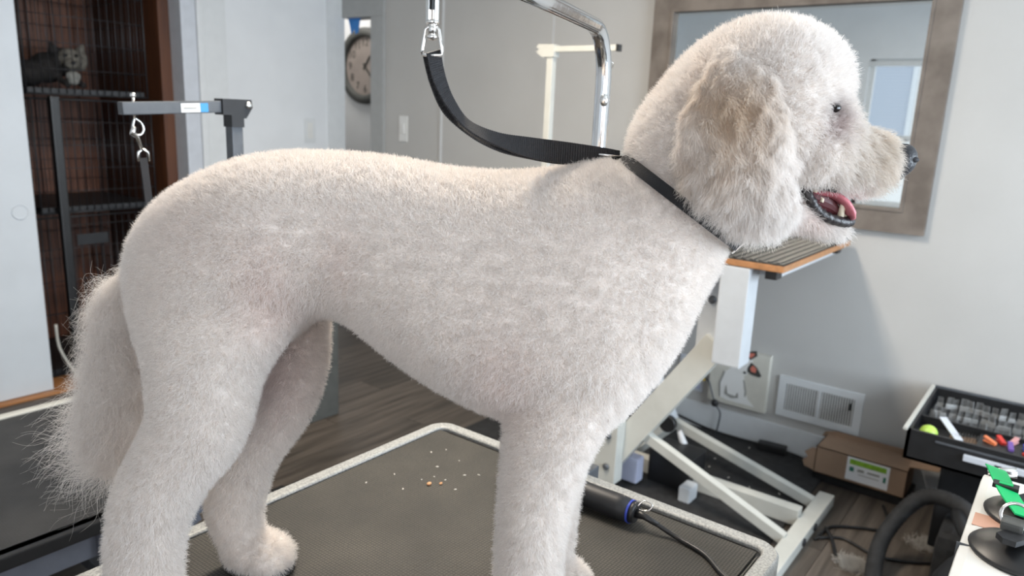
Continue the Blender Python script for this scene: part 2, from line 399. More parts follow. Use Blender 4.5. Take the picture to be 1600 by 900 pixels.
# ------------------------------------------------------------------ wall fittings
def plate(y, z, w_, h_, label, X=XA, name='wall_switch', cat='switch'):
    o = thing(name, (X, y, z-h_/2), label, cat)
    MB().bx(X-.006, X, y-w_/2, y+w_/2, z-h_/2, z+h_/2, .002).build('plate', 'white_pl', o)
    return o
p = plate(3.508, 1.39, .075, .16, 'pale grey switch plate beside the doorway casing', X=XA-.001)
MB().bx(XA-.014, XA-.006, 3.495, 3.52, 1.36, 1.42, .003).build('toggle', 'white_pl', p)
o = thing('wall_switch', (3.118, YB, 1.27), 'white rocker switch plate on the white wall left of the clock', 'switch')
MB().bx(3.075, 3.165, YB-.007, YB, 1.27, 1.43, .002).build('plate', 'trim', o)
MB().bx(3.10, 3.14, YB-.012, YB-.007, 1.30, 1.40, .002).build('rocker', 'white_pl', o)
# clock
ck = thing('wall_clock', (4.33, 4.84, 1.54), 'round wall clock with a thick dark grey rim beyond the doorway', 'clock')
cx, cy, cz = 4.33, 4.905, 1.85
cm = Matrix.Translation((cx, cy, cz)) @ Matrix.Rotation(-math.pi/2, 4, 'Y')
MB().lathe([(.235, .01), (.235, .035), (.25, .05), (.285, .05), (.305, .03), (.307, 0)], 48, cm).build('rim', 'greybox', ck)
fc = MB().lathe([(.236, .0), (.236, .012)], 48, cm).build('face', 'face', ck)
for h in range(1, 13):
    a = math.radians(h*30)
    text(str(h), .085, (cx-.013, cy-math.sin(a)*.185, cz+math.cos(a)*.185), (math.pi/2, 0, -math.pi/2), 'ink', fc, 'numeral')
for ang, L, nm in ((138, .15, 'minute_hand'), (38, .10, 'hour_hand')):
    a = math.radians(ang); d = Vector((0, -math.sin(a), math.cos(a)))
    MB().bar(Vector((cx-.018, cy, cz))-d*.03, Vector((cx-.018, cy, cz))+d*L, .014, .003, up=(1, 0, 0)).build(nm, 'ink', ck)
# blue tape
tag(MB().prism([(0, 0), (.12, 0), (.10, -.09), (.07, -.10), (.06, -.07), (.03, -.10), (.02, -.06)], (0, -1, 0), (0, 0, 1), (-1, 0, 0), (XA+.02, 4.06, 2.081), .002).build('tape_scrap', 'tape'), 'torn scrap of blue painter tape hanging under the door head', 'tape')
# mirror
mr = thing('wall_mirror', (XA, 1.13, 1.095), 'rectangular wall mirror in a weathered grey brown wood frame', 'mirror')
y0, y1, z0, z1 = .49, 1.78, 1.095, 2.10; iy0, iy1, iz0, iz1 = .592, 1.675, 1.194, 2.006
fx = XA-.035
def fboard(q): MB().prism(q, (0, 1, 0), (0, 0, 1), (1, 0, 0), (fx, 0, 0), .035).build('frame_board', 'brownf', mr)
fboard([(y0, z0), (y1, z0), (iy1, iz0), (iy0, iz0)]); fboard([(y0, z1), (y1, z1), (iy1, iz1), (iy0, iz1)])
fboard([(y0, z0), (iy0, iz0), (iy0, iz1), (y0, z1)]); fboard([(y1, z0), (iy1, iz0), (iy1, iz1), (y1, z1)])
lp = MB()
for q in (((iy0-.012, iz0-.012), (iy1+.012, iz0+.0)), ((iy0-.012, iz1), (iy1+.012, iz1+.012)), ((iy0-.012, iz0), (iy0, iz1)), ((iy1, iz0), (iy1+.012, iz1))):
    lp.bx(fx-.006, fx, q[0][0], q[1][0], q[0][1], q[1][1], .002)
lp.build('inner_lip', 'brownf', mr)
MB().bx(XA-.012, XA-.006, iy0-.01, iy1+.01, iz0-.01, iz1+.01).build('mirror_glass', 'mirror', mr)
# vent
vt = thing('wall_vent', (XA, .80, .178), 'white floor level air vent with two louvred grilles beside the dog picture', 'vent')
f = MB(); vy0, vy1, vz0, vz1 = .615, .985, .178, .372
for a in ((vy0, vy1, vz0, vz0+.032), (vy0, vy1, vz1-.032, vz1), (vy0, vy0+.035, vz0+.032, vz1-.032), (vy1-.035, vy1, vz0+.032, vz1-.032), (.792, .806, vz0+.032, vz1-.032)): f.bx(XA-.012, XA, *a)
f.build('frame', 'trim', vt)
MB().bx(XA-.003, XA-.001, vy0+.01, vy1-.01, vz0+.01, vz1-.01).build('backing', 'black', vt)
sl = None
for s0, s1 in ((vy0+.036, .792), (.806, vy1-.036)):
    n = 13
    for k in range(n):
        yy = s0+(k+.5)*(s1-s0)/n
        if sl is None: sl = MB().box((XA-.007, yy, (vz0+vz1)/2), (.005, .0052, vz1-vz0-.064), 0, Matrix.Rotation(.3, 3, 'Z')).build('slat', 'white_pl', vt); sy = yy
        else:
            c = sl.copy(); C.objects.link(c); c.parent = vt; c.location = (0, yy-sy, 0)
MB().bx(XA-.022, XA-.012, vy0+.044, vy0+.052, .29, .32, .002).build('lever', 'black', vt)
# canvas with a little dog
cv = thing('canvas_picture', (XA, 1.17, .15), 'small cream canvas print of a sitting white dog with dark ears leaning at the wall', 'picture')
ya, yb, za, zb = 1.03, 1.315, .172, .455
MB().bx(XA-.035, XA-.002, ya, yb, za, zb, .002).build('canvas', 'canvas', cv)
X0 = XA-.0355
def art(poly, m, nm, d=0): MB().prism(poly, (0, -1, 0), (0, 0, 1), (-1, 0, 0), (X0-d*.0006, yb, za), .0006).build(nm, m, cv)
art([(.06, .03), (.055, .10), (.075, .16), (.115, .20), (.17, .17), (.175, .10), (.20, .05), (.235, .02), (.10, .02)], 'inkwhite', 'dog_body_print')
art([(.058, .03), (.05, .10), (.07, .165), (.078, .16), (.06, .10), (.066, .03)], 'inkgrey', 'outline_print', 1)
art([(.175, .14), (.19, .09), (.19, .06), (.183, .06), (.182, .09), (.168, .14)], 'inkgrey', 'outline_print', 1)
art([(u_+.018, v_+.012) for u_, v_ in [(.115, .17), (.12, .235), (.15, .26), (.185, .235), (.19, .19), (.16, .155), (.13, .15)]], 'inkwhite', 'dog_head_print', 2)
art([(u_+.018, v_+.012) for u_, v_ in [(.142, .25), (.155, .275), (.20, .285), (.205, .262), (.175, .235)]], 'ink', 'ear_print', 3)
art([(u_+.018, v_+.012) for u_, v_ in [(.158, .255), (.165, .268), (.193, .272), (.19, .26), (.175, .245)]], 'pinkink', 'inner_ear_print', 4)
art([(u_+.018, v_+.012) for u_, v_ in [(.165, .195), (.18, .225), (.21, .205), (.235, .17), (.225, .16), (.185, .165), (.165, .175)]], 'ink', 'ear_print', 3)
art([(u_+.018, v_+.012) for u_, v_ in [(.178, .195), (.19, .212), (.208, .198), (.205, .178), (.185, .18)]], 'pinkink', 'inner_ear_print', 4)
art([(u_+.018, v_+.012) for u_, v_ in [(.125, .20), (.135, .21), (.14, .20), (.132, .193)]], 'ink', 'eye_print', 4)
art([(u_+.018, v_+.012) for u_, v_ in [(.145, .168), (.155, .175), (.165, .165), (.152, .16)]], 'ink', 'nose_print', 4)
art([(u_+.018, v_+.012) for u_, v_ in [(.135, .232), (.15, .245), (.16, .225), (.145, .215)]], 'ink', 'patch_print', 4)
art([(.085, .05), (.09, .10), (.10, .055), (.14, .05), (.15, .075), (.155, .045), (.12, .035)], 'inkgrey', 'shading_print', 4)
art([(.035, .255), (.055, .265), (.075, .25), (.058, .235), (.05, .245)], 'pinkink', 'bow_print', 2)
# outlet + plug + cord
oc = thing('power_outlet', (XA, 1.42, .22), 'grey framed wall outlet low behind the white lift table', 'outlet')
MB().bx(XA-.008, XA, 1.355, 1.49, .185, .36, .003).build('plate', 'casing', oc)
MB().bx(XA-.012, XA-.008, 1.37, 1.475, .20, .25, .002).build('socket', 'lilac', oc)
MB().bx(XA-.012, XA-.008, 1.37, 1.475, .29, .34, .002).build('socket', 'white_pl', oc)
pc = thing('electric_plug', (XA-.03, 1.4, .20), 'black plug with grey cord hanging from the wall outlet to the floor', 'cord')
MB().bx(XA-.05, XA-.012, 1.365, 1.42, .245, .29, .006).build('plug', 'black', pc)
MB().bx(XA-.045, XA-.03, 1.335, 1.352, .262, .276, .001).build('cord_tag', 'yellow', pc)
MB().tube(crom([(XA-.035, 1.37, .268), (XA-.04, 1.32, .27), (XA-.05, 1.29, .22), (XA-.05, 1.265, .16), (XA-.04, 1.24, .12), (XA-.045, 1.24, .06), (XA-.04, 1.25, .005)]), .004).build('cord', 'greym', pc)
MB().ell((XA-.05, 1.268, .165), (.016, .018, .02)).build('cord_lump', 'black', pc)

# ------------------------------------------------------------------ closet contents: three wire crates
def crate(x0, x1, y0, y1, z0, z1, label, door=False):
    t = thing('wire_crate', ((x0+x1)/2, (y0+y1)/2, z0), label, 'crate', 'wire crates stacked in the closet')
    MB().bx(x0+.01, x1-.01, y0+.01, y1-.01, z0+.006, z0+.035, .004).build('tray', 'blackm', t)
    f = MB()
    for x in (x0, x1):
        for y in (y0, y1): f.tube([(x, y, z0), (x, y, z1)], .005, 6)
    for z in (z0+.005, z1-.005):
        f.tube([(x0, y0, z), (x1, y0, z), (x1, y1, z), (x0, y1, z), (x0, y0, z)], .005, 6)
    f.build('frame', 'blackm', t)
    for nm, (a, b_) in dict(front=((x0, y0), (x1, y0)), back=((x0, y1), (x1, y1)), left=((x0, y0), (x0, y1)), right=((x1, y0), (x1, y1))).items():
        g = MB(); a = Vector((*a, 0)); b_ = Vector((*b_, 0)); L = (b_-a).length; n = int(L/.036)
        for k in range(1, n):
            p_ = a.lerp(b_, k/n); g.tube([p_+Vector((0, 0, z0)), p_+Vector((0, 0, z1))], .0022, 5)
        for k in range(1, 5):
            z = z0+(z1-z0)*k/5; g.tube([a+Vector((0, 0, z)), b_+Vector((0, 0, z))], .0022, 5)
        g.build('wire_panel', 'wire', t)
    if door:
        g = MB(); yy = y0-.012
        g.tube([(x0+.14, yy, z0+.08), (x1-.1, yy, z0+.08), (x1-.1, yy, z1-.05), (x0+.14, yy, z1-.05), (x0+.14, yy, z0+.08)], .004, 6)
        dd = g.build('door', 'blackm', t)
        MB().bx(x0+.20, x0+.36, yy-.008, yy, z1-.16, z1-.10, .003).build('latch', 'blackm', dd)
    return t
crate(1.52, 2.12, 4.20, 4.85, 1.505, 2.15, 'top black wire crate of the closet stack, holding the small dog')
crate(1.54, 2.14, 4.22, 4.87, .90, 1.49, 'middle black wire crate of the closet stack, empty with wood wall behind')
crate(1.50, 2.10, 4.24, 4.87, .02, .885, 'tall bottom black wire crate of the closet stack with latched door', True)
tag(MB().tube(crom([(1.52, 4.13, .34), (1.53, 4.13, .2), (1.60, 4.12, .035)]), .008, 8).build('handle_rod', 'cream'), 'thin pale rod leaning in the closet behind the door edge', 'rod')
tag(MB().bx(1.605, 1.648, 4.15, 4.19, .02, 1.50, .006).build('post', 'black'), 'upright black post standing before the crates', 'post')
# small dog in the top crate
sd = thing('dog', (1.69, 4.5, 1.54), 'small dark dog with pale face lying in the top closet crate', 'dog')
MT['sd_dark'] = mat('dark_small_dog_fur', (.02, .018, .018), .9, noise=.4, nscale=60, bump=1, bscale=250)
MT['sd_pale'] = mat('pale_small_dog_fur', (.24, .24, .225), .9, noise=.2, nscale=60, bump=1, bscale=250)
MT['sd_grey'] = mat('grey_small_dog_fur', (.15, .14, .12), .9, noise=.35, nscale=60, bump=1, bscale=250)
def sculpt(fn, voxel, smooth=6):
    mb = MB(); fn(mb); bmesh.ops.recalc_face_normals(mb.b, faces=mb.b.faces)
    me = bpy.data.meshes.new('tmp'); mb.b.to_mesh(me); mb.b.free()
    o = bpy.data.objects.new('tmp', me); C.objects.link(o)
    r = o.modifiers.new('r', 'REMESH'); r.mode = 'VOXEL'; r.voxel_size = voxel
    if smooth:
        s_ = o.modifiers.new('s', 'SMOOTH'); s_.factor = .5; s_.iterations = smooth
    dg = bpy.context.evaluated_depsgraph_get(); me2 = bpy.data.meshes.new_from_object(o.evaluated_get(dg))
    bpy.data.objects.remove(o); bpy.data.meshes.remove(me)
    me2.shade_smooth(); return me2
def addmesh(name, me, m, parent):
    root = parent
    while root.parent is not None: root = root.parent
    me.transform(Matrix.Translation(-root.location)); me.materials.clear(); me.materials.append(MT[m] if isinstance(m, str) else m)
    me.name = name; o = bpy.data.objects.new(name, me); C.objects.link(o); o.parent = parent; return o
SDc = Vector((1.69, 4.45, 1.545))
def sq(x, y, z): return SDc+(Vector((x, y, z))-Vector((1.69, 4.45, 1.555)))*1.35+Vector((.03, 0, 0))
def sdb(mb):
    k = 1.35
    mb.ell(sq(1.61, 4.52, 1.605), (.10*k, .12*k, .055*k)); mb.ell(sq(1.74, 4.44, 1.655), (.055*k, .06*k, .055*k)); mb.ell(sq(1.70, 4.48, 1.63), (.06*k, .07*k, .06*k))
    mb.tube([sq(1.71, 4.44, 1.60), sq(1.73, 4.36, 1.565)], .018); mb.tube([sq(1.77, 4.46, 1.60), sq(1.79, 4.37, 1.565)], .018)
addmesh('body', sculpt(sdb, .008), 'sd_dark', sd)
hd = addmesh('face', sculpt(lambda mb: (mb.ell(sq(1.755, 4.40, 1.665), (.062, .05, .058)), mb.ell(sq(1.742, 4.362, 1.645), (.036, .036, .028)), mb.ell(sq(1.80, 4.42, 1.665), (.04, .04, .06))), .007), 'sd_grey', sd)
addmesh('chest_patch', sculpt(lambda mb: (mb.ell(sq(1.75, 4.37, 1.60), (.04, .03, .03)), mb.ell(sq(1.745, 4.36, 1.58), (.03, .028, .02))), .007), 'sd_pale', sd)
MB().ell(sq(1.740, 4.333, 1.650), (.012, .010, .009)).build('nose', 'nose', hd)
for xx in (1.725, 1.765): MB().ell(sq(xx, 4.360, 1.678), (.009, .008, .009)).build('eye', 'eye', hd)
for xx, tl in ((1.71, -.016), (1.80, .02)):
    MB().tube([sq(xx, 4.42, 1.69), sq(xx+tl, 4.42, 1.728)], [.034, .005], 8).build('ear', 'sd_dark' if xx < 1.75 else 'sd_grey', hd)

# ------------------------------------------------------------------ left grooming table
LT = thing('grooming_table', (.6, 2.17, 0), 'low grooming table with grey mat and off white rim by the closet door', 'table')
lx0, lx1, ly0, ly1, lz = -.65, 1.20, 1.76, 2.62, .50
def rim(x0, x1, y0, y1, z0, z1, wd, rad, m, parent, nm='rim', seg=6):
    def outl(i, r):
        pts = []
        for cx_, cy_, a0 in ((x1-r-i, y1-r-i, 0), (x0+r+i, y1-r-i, 90), (x0+r+i, y0+r+i, 180), (x1-r-i, y0+r+i, 270)):
            for k in range(seg+1):
                a = math.radians(a0+90*k/seg); pts.append((cx_+r*math.cos(a), cy_+r*math.sin(a)))
        return pts
    mb = MB(); b_ = mb.b; loops = []
    for i, z in ((0, z0), (0, z1-.004), (.004, z1), (wd-.004, z1), (wd, z1-.004), (wd, z0)):
        loops.append([b_.verts.new((x, y, z)) for x, y in outl(i, max(.004, rad-i))])
    n = len(loops[0])
    for j in range(6):
        A, B = loops[j], loops[(j+1) % 6]
        for k in range(n): b_.faces.new((A[k], A[(k+1) % n], B[(k+1) % n], B[k])).smooth = (j in (0, 1, 3))
    return mb.build(nm, m, parent)
rim(lx0, lx1, ly0, ly1, lz-.035, lz+.004, .03, .04, 'cream', LT)
MB().bx(lx0+.02, lx1-.02, ly0+.0, ly1-.03, lz-.03, lz-.004, .002).build('table_top', 'greymat', LT)
MB().bx(lx0+.01, lx1-.01, ly0-.012, ly0+.03, lz-.03, lz+.004, .004).build('front_edging', 'black', LT)
f = MB().bx(lx0+.1, lx1-.1, ly0+.03, ly0+.07, lz-.11, lz-.035, .004).bx(lx0+.1, lx1-.1, ly1-.1, ly1-.06, lz-.11, lz-.035, .004)
f.build('apron', 'steelblue', LT)
MB().bar((.15, ly0+.05, .36), (.92, ly0+.05, .16), .03, .055, bev=.004).build('lift_arm', 'steelblue', LT)
MB().bar((.15, ly0+.10, .10), (1.0, ly0+.10, .36), .03, .055, bev=.004).build('lift_arm', 'steelblue', LT)
br = MB().prism([(.70, .30), (.70, .46), (.80, .49), (.92, .47), (.92, .30)], (1, 0, 0), (0, 0, 1), (0, 1, 0), (0, ly0-.0, 0), .02).build('bracket', 'steelblue', LT)
MB().lathe([(.024, 0), (.024, .006), (.012, .008)], 16, Matrix.Translation((.745, ly0-.0, .435)) @ Matrix.Rotation(math.pi/2, 4, 'X')).build('bolt', 'blackm', br)
for yy in (1.80, 2.50):
    MB().bx(lx0+.15, lx1-.15, yy, yy+.06, 0, .07, .006).build('foot_bar', 'greym', LT)
for xx in (lx0+.3, lx1-.35): MB().bx(xx, xx+.05, 1.8, 2.56, .07, .11, .004).build('cross_bar', 'greym', LT)
for xx in (lx0+.3, lx1-.35): MB().bx(xx, xx+.05, 2.1, 2.16, .11, lz-.03, .004).build('column', 'greym', LT)
# black grooming arm clamped to it
gx, gy = 1.146, 1.82
GA = thing('grooming_post', (gx, gy, .504), 'dark grey square grooming arm with blue and white sticker and hanging noose', 'grooming arm')
MB().bx(gx-.016, gx+.016, gy-.016, gy+.016, .504, 1.49, .003).build('pole', 'greym', GA)
MB().bx(gx-.05, gx+.04, gy-.04, gy+.05, .5045, .53, .003).build('clamp', 'greym', GA)
arm = MB().bar((gx-.03, gy, 1.492), (.852, gy, 1.4785), .026, .030, bev=.003).build('arm', 'greym', GA)
ct = MB().prism([(gx-.042, 1.471), (gx-.042, 1.512), (gx+.042, 1.512), (gx+.045, 1.492), (gx+.025, 1.463), (gx+.018, 1.463), (gx+.018, 1.44), (gx-.018, 1.44), (gx-.018, 1.471)], (1, 0, 0), (0, 0, 1), (0, 1, 0), (0, gy-.020, 0), .040).build('corner_bracket', 'blackm', GA)
MB().lathe([(.009, 0), (.009, .005), (.004, .007)], 12, Matrix.Translation((gx+.032, gy-.020, 1.498)) @ Matrix.Rotation(math.pi/2, 4, 'X')).build('bolt', 'steel', ct)
MB().bar((.994, gy-.0135, 1.4845), (1.066, gy-.0135, 1.4878), .001, .022).build('sticker', 'paper', arm)
MB().bar((1.045, gy-.0143, 1.4870), (1.066, gy-.0143, 1.4878), .001, .022).build('sticker_band', 'blue', arm)
MB().bar((1.001, gy-.0143, 1.4848), (1.034, gy-.0143, 1.4863), .001, .003).build('sticker_lines', 'inkgrey', arm)
ns = thing('grooming_noose', (.884, gy, 1.49), 'black strap noose on a steel swivel snap hanging before the closet', 'noose')
hx = 0
mb1 = MB().tube([(hx, 0, 1.445), (hx, 0, 1.51)], .004, 8).ell((hx, 0, 1.512), (.008, .008, .008)).tube(crom([(hx, 0, 1.448), (hx+.018, 0, 1.435), (hx+.024, 0, 1.415), (hx+.01, 0, 1.40), (hx-.008, 0, 1.412), (hx-.004, 0, 1.435), (hx, 0, 1.448)]), .0035, 8)
mb2 = MB().tube([(hx-.008, -.01, 1.425), (hx-.012, -.006, 1.405), (hx+.004, 0, 1.395), (hx+.016, 0, 1.355)], [.006, .008, .006, .005], 8).tube([(hx+.003, 0, 1.325), (hx+.004, 0, 1.352), (hx+.018, 0, 1.360), (hx+.032, 0, 1.352), (hx+.034, 0, 1.325)], .004, 8)
mb3 = MB().box((hx+.026, 0, 1.19), (.022, .003, .29), 0, Matrix.Rotation(-.06, 3, 'Y')).box((hx+.030, .008, 1.19), (.020, .003, .29), 0, Matrix.Rotation(-.07, 3, 'Y'))
mb4 = MB().bx(hx+.016, hx+.050, -.008, .014, 1.035, 1.065, .004)
mb5 = MB().bx(hx-.010, hx+.018, -.004, .004, .955, .995, .004)
for mb_, nm_, m_ in ((mb1, 'eye_bolt', 'steel'), (mb2, 'swivel_snap', 'steel'), (mb3, 'strap', 'webbing'), (mb4, 'slider', 'greym'), (mb5, 'tag', 'tennis')):
    for v in mb_.b.verts: v.co = Vector((.884+v.co.x*.83, gy+v.co.y*.83, 1.5-(1.5-v.co.z)*.83))
    mb_.build(nm_, m_, ns)

# ------------------------------------------------------------------ dark cabinet beside the left table
cb2 = thing('storage_bin', (2.1, 2.98, 0), 'dark grey upright storage bin on the floor behind the dog hind legs', 'bin')
MB().bx(1.90, 2.277, 2.79, 3.17, 0, .60, .006).build('body', 'greybox', cb2)
MB().bx(1.895, 2.282, 2.785, 3.175, .60, .62, .005).build('lid', 'lilac', cb2)
tag(MB().bx(1.62, 1.70, 2.28, 2.32, .0, .03, .006).bx(1.555, 1.625, 2.30, 2.345, .005, .022, .004).build('buckle', 'black'), 'black strap buckle lying on the floor beyond the table edge', 'buckle')

# ------------------------------------------------------------------ main grooming table
GT = thing('grooming_table', (.55, .70, 0), 'large grooming table with dotted black mat and speckled grey rim under the white dog', 'table')
TX0, TX1, TY0, TY1, TZ = -.12, 1.200, .300, 1.100, .80
rim(TX0, TX1, TY0, TY1, TZ-.045, TZ+.003, .028, .045, 'rim', GT, seg=8)
rim(TX0+.03, TX1-.03, TY0+.03, TY1-.03, TZ-.012, TZ-.0035, .005, .03, 'black', GT, 'mat_gap')
MB().bx(TX0+.027, TX1-.027, TY0+.027, TY1-.027, TZ-.035, TZ-.006).build('table_top', 'black', GT)
MB().bx(TX0+.035, TX1-.042, TY0+.036, TY1-.034, TZ-.006, TZ, .0015).build('rubber_mat', 'tablemat', GT)
MB().bx(TX0+.1, TX1-.1, TY0+.08, TY0+.12, TZ-.11, TZ-.045, .004).bx(TX0+.1, TX1-.1, TY1-.12, TY1-.08, TZ-.11, TZ-.045, .004).build('apron', 'greym', GT)
for xx in (.1, .95):
    for yy in (TY0+.08, TY1-.12): MB().bx(xx, xx+.04, yy, yy+.04, 0, TZ-.045, .004).build('leg', 'greym', GT)
# lint and crumbs on the mat
cr = MB(); crp = []
for (x, y) in ((1.09, .985), (1.07, .93), (1.02, .945), (.985, .92), (.96, .93), (1.03, .88), (.94, .985), (.975, .855), (1.05, .86), (.91, .93), (.99, .895), (1.06, 1.0), (.62, .79), (.61, .77), (.88, 1.0)):
    cr.ell((x, y, TZ+.001), (random.uniform(.0014, .0036), random.uniform(.001, .0022), .001), Matrix.Rotation(random.uniform(0, 3), 3, 'Z'), 8, 5)
tag(cr.build('crumbs', 'crumb'), 'pale crumbs and lint scattered on the dotted table mat', 'crumbs', kind='stuff')
tag(MB().ell((.955, .905, TZ+.003), (.0055, .004, .003), None, 8, 6).build('biscuit_crumb', 'ocrumb'), 'larger orange biscuit crumb on the dotted table mat', 'crumb')
tag(MB().ell((.972, .890, TZ+.0022), (.004, .0025, .0022), None, 8, 6).build('biscuit_crumb', 'ocrumb'), 'smaller flat orange biscuit crumb just right of the larger one', 'crumb')

# chrome arm clamped to the table edge
CA = thing('grooming_post', (1.222, .735, .70), 'chrome square tube grooming arm bending over the white dog', 'grooming arm')
ax, ay = 1.223, .738
armd = Vector((-.96, -.28, 0)).normalized()
P = [Vector((ax, ay, .62)), Vector((ax, ay, 1.0)), Vector((ax, ay, 1.3)), Vector((ax, ay, 1.52))]
Rr = .088; zt = 1.657
for k in range(0, 9):
    a = math.radians(90*k/8); P.append(Vector((ax, ay, zt-Rr))+Vector((0, 0, math.sin(a)*Rr))+armd*(Rr-math.cos(a)*Rr))
P.append(P[-1]+armd*.25); P.append(P[-1]+armd*.43)
MB().tube(P, .0118, 16, True, 1.30).build('arm_tube', 'chrome', CA)
MB().ell(Vector((ax, ay, 1.535))+Vector((-.009, -.010, 0)), (.008, .008, .012)).build('height_button', 'steel', CA)
MB().bx(ax-.02, ax+.03, ay-.035, ay+.035, .66, .80, .004).build('clamp', 'greym', CA)
hk = P[-1]-armd*.0 ; hp = Vector((ax, ay, zt))+armd*.665
# snap hook and strap loop
SN = thing('leash_loop', (hp.x, hp.y, 1.44), 'black webbing loop on a steel swivel snap draped to the white dog neck', 'leash')
hz0 = 1.640
